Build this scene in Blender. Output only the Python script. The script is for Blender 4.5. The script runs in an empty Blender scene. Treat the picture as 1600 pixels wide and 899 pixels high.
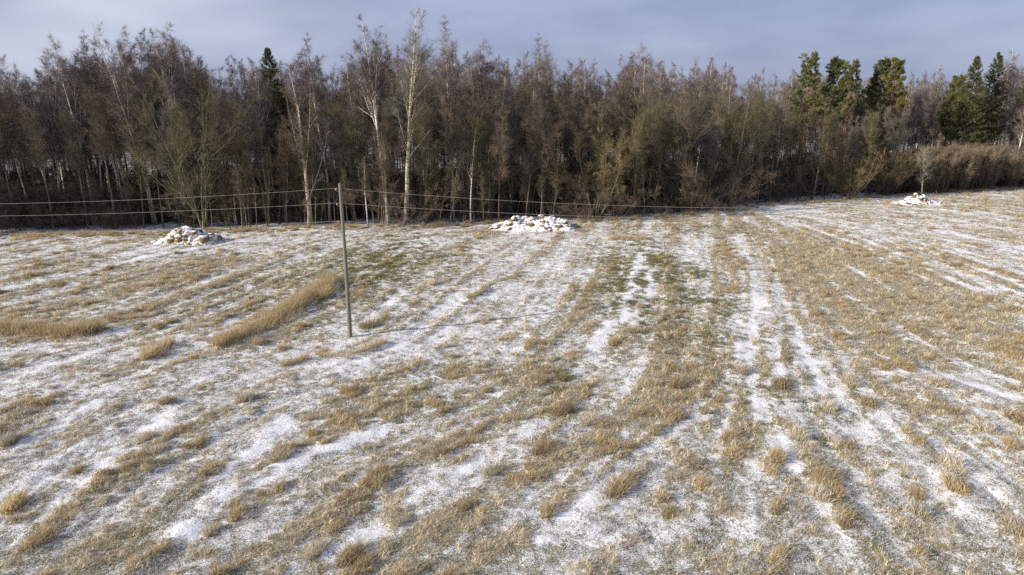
import bpy, math, random
import numpy as np

# ------------------------------------------------------------------ camera, light, exposure
S = bpy.context.scene
COL = S.collection
CAM_H, PITCH, FPX = 14.0, math.radians(15.5), 1066.7      # drone 14 m up, 24 mm lens (f in px of a 1600 px wide frame)
cam_d = bpy.data.cameras.new("camera")
cam_d.lens, cam_d.sensor_width = 24.0, 36.0
cam_d.clip_start, cam_d.clip_end = 0.5, 8000.0
cam = bpy.data.objects.new("camera", cam_d)
cam.location = (0, 0, CAM_H)
cam.rotation_euler = (math.pi / 2 - PITCH, 0, 0)
COL.objects.link(cam)
S.camera = cam

SUN_EL = math.radians(23.0)
SUN_BEHIND = math.radians(21.0)                         # sun at the left, a little behind the camera
to_sun = (-math.cos(SUN_EL) * math.cos(SUN_BEHIND), -math.cos(SUN_EL) * math.sin(SUN_BEHIND), math.sin(SUN_EL))
sun_d = bpy.data.lights.new("sun", "SUN")
sun_d.energy, sun_d.angle, sun_d.color = 5.0, math.radians(0.9), (1.0, 0.90, 0.76)
sun = bpy.data.objects.new("sun", sun_d)
from mathutils import Vector
sun.rotation_euler = Vector(to_sun).to_track_quat('Z', 'Y').to_euler()
sun.location = (-60, -20, 60)
COL.objects.link(sun)

W = bpy.data.worlds.new("World")
S.world = W
W.use_nodes = True
nt = W.node_tree
nt.nodes.clear()
def wn(t, **k):
    n = nt.nodes.new(t)
    for a, b in k.items():
        setattr(n, a, b)
    return n
out = wn("ShaderNodeOutputWorld"); bg = wn("ShaderNodeBackground")
sky = wn("ShaderNodeTexSky", sky_type='NISHITA', sun_disc=False)
sky.sun_elevation = SUN_EL
sky.sun_rotation = math.atan2(to_sun[0], to_sun[1])
sky.air_density, sky.dust_density = 1.0, 1.5
tc = wn("ShaderNodeTexCoord"); mp = wn("ShaderNodeMapping")
mp.inputs['Scale'].default_value = (2.4, 2.4, 8.0)
mp.inputs['Location'].default_value = (0.35, 0.2, 0.1)
nz = wn("ShaderNodeTexNoise"); nz.inputs['Scale'].default_value = 1.7; nz.inputs['Detail'].default_value = 6; nz.inputs['Roughness'].default_value = 0.52
nz2 = wn("ShaderNodeTexNoise"); nz2.inputs['Scale'].default_value = 0.9; nz2.inputs['Detail'].default_value = 3
cr = wn("ShaderNodeValToRGB")                           # the cloud deck: blue grey, paler where it is thin (radiance / strength)
e = cr.color_ramp.elements
e[0].position, e[0].color = 0.36, (2.25, 2.65, 4.1, 1)
e[1].position, e[1].color = 0.66, (3.2, 3.65, 5.15, 1)
lf = wn("ShaderNodeVectorMath", operation='DOT_PRODUCT'); lf.inputs[1].default_value = (-0.64, 0.76, 0.06)
mr = wn("ShaderNodeMapRange"); mr.interpolation_type = 'SMOOTHSTEP'; mr.inputs['From Min'].default_value = 0.80; mr.inputs['From Max'].default_value = 1.0
mu = wn("ShaderNodeMath", operation='MULTIPLY')
mr2 = wn("ShaderNodeMapRange"); mr2.inputs['From Min'].default_value = 0.36; mr2.inputs['From Max'].default_value = 0.66
brt = wn("ShaderNodeMixRGB"); brt.inputs['Color2'].default_value = (5.2, 5.5, 6.6, 1)
mix = wn("ShaderNodeMixRGB"); mix.inputs['Fac'].default_value = 0.90
L = nt.links.new
L(tc.outputs['Generated'], mp.inputs['Vector']); L(mp.outputs['Vector'], nz.inputs['Vector']); L(mp.outputs['Vector'], nz2.inputs['Vector'])
L(nz.outputs['Fac'], cr.inputs['Fac'])
L(tc.outputs['Generated'], lf.inputs[0]); L(lf.outputs['Value'], mr.inputs['Value']); L(nz2.outputs['Fac'], mr2.inputs['Value'])
L(mr.outputs['Result'], mu.inputs[0]); L(mr2.outputs['Result'], mu.inputs[1])
L(mu.outputs['Value'], brt.inputs['Fac']); L(cr.outputs['Color'], brt.inputs['Color1'])
L(sky.outputs['Color'], mix.inputs['Color1']); L(brt.outputs['Color'], mix.inputs['Color2'])
L(mix.outputs['Color'], bg.inputs['Color']); L(bg.outputs['Background'], out.inputs['Surface'])
bg.inputs['Strength'].default_value = 0.10

S.view_settings.view_transform = 'Standard'
S.view_settings.look = 'None'
S.view_settings.exposure = 0.38
S.view_settings.gamma = 1.0
S.render.engine = 'CYCLES'
S.cycles.use_denoising = False
S.cycles.max_bounces = 4
S.cycles.diffuse_bounces = 3
S.cycles.glossy_bounces = 1
S.cycles.caustics_reflective = False
S.cycles.caustics_refractive = False

# ------------------------------------------------------------------ measuring helpers
CP, SP = math.cos(PITCH), math.sin(PITCH)
def ground_at(px, py, z=0.0):
    """Where the sight line through photo pixel (px, py) meets height z."""
    u, v = px - 800.0, 449.5 - py
    fw, up = FPX * CP + v * SP, -FPX * SP + v * CP
    t = (z - CAM_H) / up
    return u * t, fw * t
def height_at(py, Y):
    v = 449.5 - py
    fw, up = FPX * CP + v * SP, -FPX * SP + v * CP
    return CAM_H + up * Y / fw
def x_at(px, Y, z):
    d = Y * CP - (z - CAM_H) * SP
    return (px - 800.0) / FPX * d
def px_of(X, Y, z):
    d = Y * CP - (z - CAM_H) * SP
    return 800.0 + FPX * X / d

# ------------------------------------------------------------------ mesh helpers
def new_mesh(name, V, faces, mat=None, midx=None, smooth=False, attrs=None):
    """V (n,3); faces: list of int arrays (k,3) or (k,4); attrs: {name: (domain, float array)}"""
    V = np.asarray(V, dtype=np.float32)
    me = bpy.data.meshes.new(name)
    me.vertices.add(len(V)); me.vertices.foreach_set("co", V.ravel())
    faces = [np.asarray(f, dtype=np.int32) for f in faces if len(f)]
    if faces:
        li = np.concatenate([f.ravel() for f in faces])
        tot = np.concatenate([np.full(len(f), f.shape[1], np.int32) for f in faces])
        st = np.concatenate([[0], np.cumsum(tot)[:-1]]).astype(np.int32)
        me.loops.add(len(li)); me.loops.foreach_set("vertex_index", li)
        me.polygons.add(len(tot)); me.polygons.foreach_set("loop_start", st)
        if midx is not None:
            me.polygons.foreach_set("material_index", np.asarray(midx, np.int32))
        me.polygons.foreach_set("use_smooth", np.full(len(tot), smooth))
    if attrs:
        for k, (dom, arr) in attrs.items():
            arr = np.asarray(arr)
            if arr.dtype.kind == 'i':
                a = me.attributes.new(k, 'INT', dom); a.data.foreach_set("value", arr.astype(np.int32))
            elif arr.ndim == 2:
                a = me.attributes.new(k, 'FLOAT_VECTOR', dom); a.data.foreach_set("vector", arr.astype(np.float32).ravel())
            else:
                a = me.attributes.new(k, 'FLOAT', dom); a.data.foreach_set("value", arr.astype(np.float32))
    me.update(calc_edges=True)
    for m in (mat if isinstance(mat, (list, tuple)) else [mat]):
        if m is not None:
            me.materials.append(m)
    return me
def link(name, me, parent=None):
    o = bpy.data.objects.new(name, me); COL.objects.link(o); o.parent = parent
    return o
def tag(o, label=None, cat=None, group=None, kind=None):
    if label: o['label'] = label
    if cat: o['category'] = cat
    if group: o['group'] = group
    if kind: o['kind'] = kind
    return o
def empty(name, loc, rz=0.0, sc=1.0):
    o = bpy.data.objects.new(name, None); COL.objects.link(o)
    o.empty_display_size = 0.5
    o.location = loc; o.rotation_euler = (0, 0, rz); o.scale = (sc, sc, sc)
    return o
class Acc:
    """Collects pieces of one mesh."""
    def __init__(s): s.v, s.q, s.t, s.n = [], [], [], 0
    def add(s, V, F):
        F = np.asarray(F, np.int64) + s.n
        (s.t if F.shape[1] == 3 else s.q).append(F)
        return s
    def push(s, V):
        s.v.append(V); s.n += len(V)
    def faces(s):
        r = []
        if s.q: r.append(np.concatenate(s.q))
        if s.t: r.append(np.concatenate(s.t))
        return r
    def verts(s): return np.concatenate(s.v) if s.v else np.zeros((0, 3))
    def mesh(s, name, mat, smooth=False): return new_mesh(name, s.verts(), s.faces(), mat, smooth=smooth)

def norm(a): return a / np.maximum(np.linalg.norm(a, axis=-1, keepdims=True), 1e-9)
def add_tubes(acc, P, R, sides, tip=False):
    """P (B,n,3) centre lines, R (B,n) radii."""
    B, n, _ = P.shape
    T = np.gradient(P, axis=1); T = norm(T)
    ref = np.where(np.abs(T[:, :1, 2:3]) > 0.8, np.array([1.0, 0.1, 0]), np.array([0.05, 0.1, 1.0]))
    N = norm(np.cross(T, np.broadcast_to(ref, T.shape))); M = np.cross(T, N)
    a = np.arange(sides) * 2 * np.pi / sides
    ring = P[:, :, None] + R[:, :, None, None] * (np.cos(a)[None, None, :, None] * N[:, :, None] + np.sin(a)[None, None, :, None] * M[:, :, None])
    k = np.arange(sides); k2 = (k + 1) % sides
    if not tip:
        V = ring.reshape(-1, 3)
        base = (np.arange(B)[:, None] * n + np.arange(n - 1)[None]) * sides
        F = np.stack([base[..., None] + k, base[..., None] + k2, base[..., None] + sides + k2, base[..., None] + sides + k], -1).reshape(-1, 4)
        acc.add(None, F); acc.push(V)
    else:
        m = (n - 1) * sides + 1
        V = np.concatenate([ring[:, :-1].reshape(B, -1, 3), P[:, -1:]], 1).reshape(-1, 3)
        o = np.arange(B) * m
        if n > 2:
            base = o[:, None] + np.arange(n - 2)[None] * sides
            F = np.stack([base[..., None] + k, base[..., None] + k2, base[..., None] + sides + k2, base[..., None] + sides + k], -1).reshape(-1, 4)
            acc.add(None, F)
        b = o + (n - 2) * sides
        F = np.stack([b[:, None] + k, b[:, None] + k2, np.broadcast_to((o + m - 1)[:, None], (B, sides))], -1).reshape(-1, 3)
        acc.add(None, F); acc.push(V)
def grow(rng, p, d, L, n, up=0.0, wob=0.1):
    pts = [p]; d = norm(d); st = (np.asarray(L) / (n - 1))[:, None]
    upv = np.zeros((len(p), 3)); upv[:, 2] = up
    for i in range(n - 1):
        d = norm(d + upv + wob * rng.normal(size=d.shape))
        pts.append(pts[-1] + d * st)
    return np.stack(pts, 1)
def sample(P, idx, s):
    n = P.shape[1]; t = np.clip(s, 0, 0.9999) * (n - 1); i = t.astype(int); f = (t - i)[:, None]
    a, b = P[idx, i], P[idx, i + 1]
    return a * (1 - f) + b * f, norm(b - a)
def off_dir(rng, T, ang, bias=None):
    r = rng.normal(size=T.shape)
    if bias is not None: r = r + bias
    N = norm(r - (r * T).sum(-1, keepdims=True) * T)
    ang = np.asarray(ang)[:, None]
    return np.cos(ang) * T + np.sin(ang) * N

# ------------------------------------------------------------------ noise on the ground plane
def vnoise(x, y, seed=0):
    xi, yi = np.floor(x).astype(np.int64), np.floor(y).astype(np.int64)
    fx, fy = x - xi, y - yi
    fx, fy = fx * fx * (3 - 2 * fx), fy * fy * (3 - 2 * fy)
    def h(a, b):
        v = (a * 374761393 + b * 668265263 + seed * 974634777) & 0xFFFFFFFF
        v = ((v ^ (v >> 13)) * 1274126177) & 0xFFFFFFFF
        return ((v ^ (v >> 16)) & 0xFFFF) / 65535.0
    return (h(xi, yi) * (1 - fx) + h(xi + 1, yi) * fx) * (1 - fy) + (h(xi, yi + 1) * (1 - fx) + h(xi + 1, yi + 1) * fx) * fy
def fbm(x, y, s, o=4, seed=0, g=0.5):
    r, a, t = 0.0, 1.0, 0.0
    for k in range(o):
        r = r + a * vnoise(x / s * 2 ** k + 13.7 * k, y / s * 2 ** k - 7.1 * k, seed + k); t += a; a *= g
    return r / t
def sstep(a, b, x):
    t = np.clip((x - a) / (b - a), 0, 1); return t * t * (3 - 2 * t)

# ------------------------------------------------------------------ materials
def material(name):
    m = bpy.data.materials.new(name); m.use_nodes = True
    m.node_tree.nodes.clear()
    return m, m.node_tree
def nd(t, kind, **k):
    n = t.nodes.new(kind)
    for a, b in k.items():
        if a.startswith('i_'): n.inputs[a[2:].replace('_', ' ')].default_value = b
        else: setattr(n, a, b)
    return n
def noise(t, scale, detail=4.0, rough=0.55, vec=None, stretch=None):
    n = nd(t, "ShaderNodeTexNoise", i_Scale=scale, i_Detail=detail, i_Roughness=rough)
    if vec is not None:
        if stretch:
            m = nd(t, "ShaderNodeMapping"); m.inputs['Scale'].default_value = stretch
            t.links.new(vec, m.inputs['Vector']); vec = m.outputs['Vector']
        t.links.new(vec, n.inputs['Vector'])
    return n.outputs['Fac']
def ramp(t, fac, stops):
    n = nd(t, "ShaderNodeValToRGB"); el = n.color_ramp.elements
    while len(el) < len(stops): el.new(0.5)
    for e_, (p, c) in zip(el, stops): e_.position = p; e_.color = (*c, 1)
    t.links.new(fac, n.inputs['Fac']); return n.outputs['Color']
def mixc(t, fac, a, b, mode='MIX'):
    n = nd(t, "ShaderNodeMixRGB", blend_type=mode)
    for s_, v in ((n.inputs['Fac'], fac), (n.inputs['Color1'], a), (n.inputs['Color2'], b)):
        if isinstance(v, (int, float)): s_.default_value = v
        elif isinstance(v, tuple): s_.default_value = (*v, 1)
        else: t.links.new(v, s_)
    return n.outputs['Color']
def math_(t, op, a, b=None, c=None, clamp=False):
    n = nd(t, "ShaderNodeMath", operation=op); n.use_clamp = clamp
    for i, v in enumerate((a, b, c)):
        if v is None: continue
        if isinstance(v, (int, float)): n.inputs[i].default_value = v
        else: t.links.new(v, n.inputs[i])
    return n.outputs['Value']
def finish(t, color, rough=0.85, bump=None, bump_d=0.02, spec=0.2, trans=0.0):
    p = nd(t, "ShaderNodeBsdfPrincipled"); p.inputs['Roughness'].default_value = rough
    p.inputs['Specular IOR Level'].default_value = spec
    if isinstance(color, tuple): p.inputs['Base Color'].default_value = (*color, 1)
    else: t.links.new(color, p.inputs['Base Color'])
    if bump is not None:
        b = nd(t, "ShaderNodeBump"); b.inputs['Distance'].default_value = bump_d; b.inputs['Strength'].default_value = 1.0
        t.links.new(bump, b.inputs['Height']); t.links.new(b.outputs['Normal'], p.inputs['Normal'])
    o = nd(t, "ShaderNodeOutputMaterial"); t.links.new(p.outputs['BSDF'], o.inputs['Surface'])
    return p
def obj_coord(t): return nd(t, "ShaderNodeTexCoord").outputs['Object']
def rand_id(t): return nd(t, "ShaderNodeObjectInfo").outputs['Random']
def attr(t, name): return nd(t, "ShaderNodeAttribute", attribute_name=name).outputs['Fac']

def bark_mat(name, dark, light, scale=3.0, var=0.35):
    m, t = material(name); v = obj_coord(t)
    f = noise(t, scale, 5, 0.6, v, (2.5, 2.5, 0.6))
    c = ramp(t, f, [(0.32, dark), (0.68, light)])
    r = math_(t, 'MULTIPLY_ADD', rand_id(t), var, 1.0 - var / 2)
    c = mixc(t, 1.0, c, nd_rgb(t, r), 'MULTIPLY')
    finish(t, c, 0.9, noise(t, 9.0, 4, 0.6, v, (2, 2, 0.5)), 0.02)
    return m
def nd_rgb(t, val):
    n = nd(t, "ShaderNodeCombineColor")
    for k in ('Red', 'Green', 'Blue'): t.links.new(val, n.inputs[k])
    return n.outputs['Color']
def birch_mat(name, white):
    m, t = material(name); v = obj_coord(t)
    f = noise(t, 2.2, 5, 0.7, v, (1.2, 1.2, 3.2))
    c = ramp(t, f, [(0.38, (0.05, 0.045, 0.04)), (0.50, white), (1.0, tuple(min(1, k * 1.12) for k in white))])
    sx = nd(t, "ShaderNodeSeparateXYZ"); t.links.new(v, sx.inputs['Vector'])
    foot = nd(t, "ShaderNodeMapRange"); foot.inputs['From Min'].default_value = 0.3; foot.inputs['From Max'].default_value = 3.0
    t.links.new(math_(t, 'ADD', sx.outputs['Z'], math_(t, 'MULTIPLY', noise(t, 1.3, 3, 0.6, v), 1.5)), foot.inputs['Value'])
    c = mixc(t, foot.outputs['Result'], (0.10, 0.085, 0.07), c)          # rough dark bark at the foot of a birch
    finish(t, c, 0.8, f, 0.01)
    return m
def twig_mat(name, a, b, var=0.5):
    m, t = material(name); v = obj_coord(t)
    c = ramp(t, noise(t, 0.9, 3, 0.6, v), [(0.35, a), (0.65, b)])
    r = math_(t, 'MULTIPLY_ADD', rand_id(t), var, 1.0 - var / 2)
    c = mixc(t, 1.0, c, nd_rgb(t, r), 'MULTIPLY')
    finish(t, c, 0.9)
    return m
M = {}
M['bark_grey'] = bark_mat('bark_grey', (0.085, 0.075, 0.055), (0.22, 0.20, 0.15))
M['bark_olive'] = bark_mat('bark_olive', (0.10, 0.095, 0.055), (0.26, 0.235, 0.14))
M['bark_brown'] = bark_mat('bark_brown', (0.07, 0.05, 0.04), (0.17, 0.125, 0.10))
M['bark_pine'] = bark_mat('bark_pine', (0.17, 0.085, 0.045), (0.34, 0.18, 0.09))
M['bark_pale'] = bark_mat('bark_pale', (0.30, 0.27, 0.19), (0.52, 0.47, 0.35))
M['birch'] = birch_mat('birch_bark', (0.72, 0.68, 0.61))
M['birch_pink'] = birch_mat('birch_bark_pinkish', (0.56, 0.46, 0.36))
M['aspen'] = birch_mat('aspen_bark', (0.62, 0.56, 0.38))
M['twig_purple'] = twig_mat('twig_purple', (0.126, 0.097, 0.084), (0.210, 0.168, 0.151), 0.3)
M['twig_brown'] = twig_mat('twig_brown', (0.113, 0.088, 0.061), (0.206, 0.165, 0.116), 0.35)
M['twig_olive'] = twig_mat('twig_olive', (0.118, 0.101, 0.060), (0.218, 0.189, 0.113), 0.35)
M['twig_grey'] = twig_mat('twig_grey', (0.130, 0.116, 0.097), (0.235, 0.217, 0.183), 0.35)
M['twig_red'] = twig_mat('twig_red', (0.118, 0.090, 0.066), (0.206, 0.160, 0.116), 0.35)
M['twig_ochre'] = twig_mat('twig_ochre', (0.17, 0.125, 0.062), (0.31, 0.24, 0.125), 0.3)
M['needle_spruce'] = twig_mat('needle_spruce', (0.042, 0.055, 0.023), (0.115, 0.13, 0.048), 0.3)
M['needle_pine'] = twig_mat('needle_pine', (0.085, 0.105, 0.036), (0.20, 0.215, 0.08), 0.3)
M['twig_pale'] = twig_mat('twig_pale', (0.24, 0.215, 0.15), (0.38, 0.34, 0.25), 0.2)
M['twig_thicket'] = twig_mat('twig_thicket', (0.175, 0.134, 0.095), (0.30, 0.236, 0.165), 0.5)
M['needle_gold'] = twig_mat('needle_gold', (0.11, 0.115, 0.03), (0.23, 0.21, 0.055), 0.2)

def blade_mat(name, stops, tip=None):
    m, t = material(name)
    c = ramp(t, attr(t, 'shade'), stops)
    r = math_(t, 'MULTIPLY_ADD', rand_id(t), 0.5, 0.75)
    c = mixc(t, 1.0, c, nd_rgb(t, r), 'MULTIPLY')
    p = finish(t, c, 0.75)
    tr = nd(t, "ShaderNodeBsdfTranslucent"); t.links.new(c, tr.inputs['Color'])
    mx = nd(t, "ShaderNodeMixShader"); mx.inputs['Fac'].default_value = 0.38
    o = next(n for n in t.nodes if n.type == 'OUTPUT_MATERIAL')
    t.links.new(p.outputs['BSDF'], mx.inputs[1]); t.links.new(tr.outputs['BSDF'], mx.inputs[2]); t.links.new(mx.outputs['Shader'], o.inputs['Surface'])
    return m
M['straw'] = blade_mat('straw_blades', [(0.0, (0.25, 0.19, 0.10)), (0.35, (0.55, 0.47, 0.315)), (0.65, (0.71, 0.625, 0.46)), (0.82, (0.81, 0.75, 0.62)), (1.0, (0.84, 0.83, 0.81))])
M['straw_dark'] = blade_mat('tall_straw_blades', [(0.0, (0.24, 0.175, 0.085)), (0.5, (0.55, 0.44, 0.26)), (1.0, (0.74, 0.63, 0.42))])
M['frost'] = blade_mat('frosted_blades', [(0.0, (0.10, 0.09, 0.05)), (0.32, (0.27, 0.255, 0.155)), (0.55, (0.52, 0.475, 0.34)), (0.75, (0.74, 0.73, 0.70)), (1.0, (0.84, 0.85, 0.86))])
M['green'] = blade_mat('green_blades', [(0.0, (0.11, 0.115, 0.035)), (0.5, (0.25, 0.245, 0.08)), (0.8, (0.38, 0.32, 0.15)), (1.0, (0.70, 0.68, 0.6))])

# field: matted grass with snow lying where the cover is thick
m, t = material('frosted_meadow'); M['field'] = m
g = nd(t, "ShaderNodeNewGeometry"); pos = g.outputs['Position']
n1 = noise(t, 3.4, 6, 0.66, pos)
n2 = noise(t, 1.1, 4, 0.6, pos)
n3 = noise(t, 13.0, 4, 0.65, pos)
cov = attr(t, 'snow')
k = math_(t, 'ADD', cov, math_(t, 'MULTIPLY', math_(t, 'SUBTRACT', n1, 0.5), 1.15))
k = math_(t, 'ADD', k, math_(t, 'MULTIPLY', math_(t, 'SUBTRACT', n3, 0.5), 0.55))
k = math_(t, 'ADD', k, math_(t, 'MULTIPLY', math_(t, 'SUBTRACT', n2, 0.5), 0.35))
fs = nd(t, "ShaderNodeMapRange", interpolation_type='SMOOTHSTEP'); fs.inputs['From Min'].default_value = 0.50; fs.inputs['From Max'].default_value = 0.62
t.links.new(k, fs.inputs['Value'])
gc = ramp(t, n3, [(0.30, (0.09, 0.08, 0.045)), (0.48, (0.30, 0.25, 0.145)), (0.66, (0.57, 0.475, 0.30))])
gg = ramp(t, n3, [(0.30, (0.045, 0.05, 0.02)), (0.6, (0.15, 0.15, 0.05))])
gc = mixc(t, attr(t, 'green'), gc, gg)
sc_ = ramp(t, n2, [(0.3, (0.78, 0.79, 0.82)), (0.7, (0.88, 0.88, 0.88))])
hh = math_(t, 'ADD', math_(t, 'MULTIPLY', n1, 0.6), math_(t, 'ADD', math_(t, 'MULTIPLY', n3, 0.35), math_(t, 'MULTIPLY', fs.outputs['Result'], -0.15)))
finish(t, mixc(t, fs.outputs['Result'], gc, sc_), 0.8, hh, 0.12, 0.25)

# forest floor: leaf litter with snow
m, t = material('forest_floor'); M['floor'] = m
g = nd(t, "ShaderNodeNewGeometry"); pos = g.outputs['Position']
f1 = math_(t, 'ADD', noise(t, 0.55, 6, 0.65, pos), math_(t, 'MULTIPLY', attr(t, 'open'), 0.30)); f2 = noise(t, 6.0, 5, 0.7, pos)
k = math_(t, 'ADD', f1, math_(t, 'MULTIPLY', math_(t, 'SUBTRACT', f2, 0.5), 0.6))
fs = nd(t, "ShaderNodeMapRange", interpolation_type='SMOOTHSTEP'); fs.inputs['From Min'].default_value = 0.47; fs.inputs['From Max'].default_value = 0.66
t.links.new(k, fs.inputs['Value'])
lit = ramp(t, f2, [(0.3, (0.05, 0.038, 0.026)), (0.7, (0.17, 0.125, 0.08))])
finish(t, mixc(t, fs.outputs['Result'], lit, (0.80, 0.81, 0.84)), 0.9, f2, 0.15, 0.2)

# heaps of earth, stumps and clods: snow lies on what faces up
def snowy(name, dark, light, lo, hi):
    m, t = material(name); v = obj_coord(t)
    g = nd(t, "ShaderNodeNewGeometry"); sx = nd(t, "ShaderNodeSeparateXYZ"); t.links.new(g.outputs['Normal'], sx.inputs['Vector'])
    n_ = noise(t, 3.5, 5, 0.65, g.outputs['Position'])
    k = math_(t, 'ADD', sx.outputs['Z'], math_(t, 'MULTIPLY', math_(t, 'SUBTRACT', n_, 0.5), 1.3))
    fs = nd(t, "ShaderNodeMapRange", interpolation_type='SMOOTHSTEP'); fs.inputs['From Min'].default_value = lo; fs.inputs['From Max'].default_value = hi
    t.links.new(k, fs.inputs['Value'])
    c = ramp(t, noise(t, 2.0, 5, 0.6, g.outputs['Position']), [(0.3, dark), (0.7, light)])
    finish(t, mixc(t, fs.outputs['Result'], c, (0.86, 0.86, 0.87)), 0.85, noise(t, 7.0, 5, 0.6, g.outputs['Position']), 0.08)
    return m
M['heap'] = snowy('snowy_earth', (0.07, 0.05, 0.03), (0.32, 0.23, 0.115), 0.56, 0.80)
M['clod'] = snowy('snowy_clod', (0.045, 0.036, 0.025), (0.33, 0.235, 0.115), 0.56, 0.80)
M['deadwood'] = bark_mat('dead_wood', (0.10, 0.08, 0.055), (0.26, 0.21, 0.15), 4.0)

m, t = material('weathered_pole_wood'); M['pole'] = m
v = obj_coord(t)
f = noise(t, 6.0, 6, 0.65, v, (9, 9, 0.35))
c = ramp(t, f, [(0.28, (0.09, 0.08, 0.066)), (0.5, (0.20, 0.18, 0.15)), (0.75, (0.30, 0.275, 0.235))])
finish(t, mixc(t, noise(t, 0.7, 3, 0.5, v), c, (0.20, 0.19, 0.16)), 0.9, f, 0.01)
m, t = material('galvanised_steel'); M['steel'] = m
p = finish(t, ramp(t, noise(t, 8, 3, 0.5, obj_coord(t)), [(0.3, (0.20, 0.19, 0.18)), (0.7, (0.34, 0.33, 0.31))]), 0.55); p.inputs['Metallic'].default_value = 0.6
m, t = material('brown_porcelain'); M['porcelain'] = m
finish(t, ramp(t, noise(t, 5, 2, 0.5, obj_coord(t)), [(0.3, (0.42, 0.22, 0.17)), (0.7, (0.55, 0.36, 0.30))]), 0.35, spec=0.5)
m, t = material('aluminium_wire'); M['wire'] = m
finish(t, ramp(t, noise(t, 2, 2, 0.5, obj_coord(t)), [(0.3, (0.34, 0.31, 0.26)), (0.7, (0.46, 0.43, 0.37))]), 0.6)

# ------------------------------------------------------------------ the lie of the land
EDGE_PX = [(-900, 392), (-400, 380), (0, 369), (200, 367), (400, 361), (520, 357), (700, 352), (900, 345), (1000, 340), (1100, 332), (1200, 322),
           (1300, 315), (1400, 306), (1500, 301), (1600, 293), (1900, 275)]
EDGE = np.array([ground_at(*p_) for p_ in EDGE_PX])
EDGE[0] = (-140.0, 50.0); EDGE[1] = (-76.0, 60.5)               # unseen wood corner, bent forward out of frame to shade the left strip
EX, EY = EDGE[:, 0], EDGE[:, 1]
def edge_y(x): return np.interp(x, EX, EY)
def beyond(x, y): return (y - edge_y(x)) * 0.95                      # metres past the field's edge, into the wood
def base_z(x, y):
    x, y = np.asarray(x, float), np.asarray(y, float)
    z = 0.35 * (fbm(x, y, 26.0, 2, 5) - 0.5)
    b = beyond(x, y)
    return z * sstep(10, 24, y) - 0.75 * sstep(0.5, 7.0, b)

# mowing lines measured along the photograph's swaths: the field's grain follows them
GUIDES = [
    [(0, 455), (90, 437), (240, 402), (330, 386)], [(0, 700), (80, 650), (180, 597), (330, 545), (430, 515)],
    [(0, 840), (110, 745), (200, 685), (330, 627), (420, 592), (560, 545)], [(30, 899), (150, 805), (260, 720), (400, 640)],
    [(290, 830), (360, 770), (440, 720), (530, 690), (590, 665)], [(330, 750), (400, 700), (460, 645), (540, 600), (640, 560)],
    [(400, 899), (520, 840), (610, 775), (700, 705), (780, 680), (850, 650), (930, 615)],
    [(520, 865), (640, 790), (720, 735), (800, 690), (900, 640), (960, 585), (1000, 530)],
    [(720, 860), (800, 790), (900, 705), (980, 640), (1005, 590)], [(700, 899), (790, 840), (880, 765), (980, 690), (1050, 650), (1110, 600)],
    [(925, 548), (975, 490), (990, 440), (1002, 395)], [(1030, 520), (1045, 470), (1040, 430), (1020, 400)],
    [(1240, 730), (1190, 640), (1165, 560), (1182, 480), (1175, 420), (1150, 370), (1140, 340)],
    [(1270, 700), (1215, 620), (1200, 570), (1215, 500), (1205, 440), (1190, 400), (1170, 365)],
    [(1350, 720), (1290, 610), (1255, 530), (1235, 470), (1212, 410), (1190, 365)],
    [(1430, 740), (1350, 640), (1290, 560), (1250, 470), (1225, 400)],
    [(1600, 625), (1470, 585), (1350, 515), (1240, 430)], [(1600, 545), (1500, 505), (1400, 460), (1310, 410), (1250, 380)],
    [(1600, 482), (1540, 462), (1450, 425), (1350, 382), (1250, 348)], [(1600, 395), (1500, 372), (1400, 352), (1250, 335)], [(1600, 340), (1500, 322), (1400, 318)],
    [(1600, 800), (1500, 715), (1400, 640), (1330, 580)], [(1400, 899), (1340, 800), (1260, 700)], [(1250, 899), (1215, 800), (1200, 700)],
    [(1000, 899), (1060, 800), (1110, 715), (1150, 640)], [(1120, 899), (1150, 800), (1170, 700)],
    [(0, 530), (170, 510), (350, 450), (480, 402)], [(450, 560), (560, 520), (650, 450), (720, 400)], [(760, 560), (850, 480), (890, 420)],
    [(1520, 899), (1440, 800), (1370, 720)], [(860, 899), (960, 800), (1040, 730), (1090, 680)], [(300, 470), (420, 425), (520, 380), (640, 365)],
]
GX, GY = [], []
gp, gd = [], []
for line in GUIDES:
    q = np.array([ground_at(*p_) for p_ in line])
    for a_, b_ in zip(q[:-1], q[1:]):
        d_ = (b_ - a_); l_ = np.linalg.norm(d_); d_ /= l_
        for s_ in np.arange(0, 1, min(1.0, 1.5 / l_)):
            gp.append(a_ + (b_ - a_) * s_); gd.append(math.atan2(d_[1], d_[0]))
gp, gd = np.array(gp), np.array(gd)
X0, X1, Y0, Y1, GS = -84.0, 108.0, 11.0, 124.0, 0.22
cx, cy = np.arange(X0, X1, 1.5), np.arange(Y0, Y1, 1.5)
CX, CY = np.meshgrid(cx, cy)
d2 = (CX.ravel()[:, None] - gp[:, 0]) ** 2 + (CY.ravel()[:, None] - gp[:, 1]) ** 2
wgt = 1.0 / (d2 + 0.6) ** 2
c2, s2 = (wgt * np.cos(2 * gd)).sum(1), (wgt * np.sin(2 * gd)).sum(1)
ANG = (0.5 * np.arctan2(s2, c2)).reshape(CX.shape)
C2, S2 = np.cos(2 * ANG), np.sin(2 * ANG)
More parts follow.
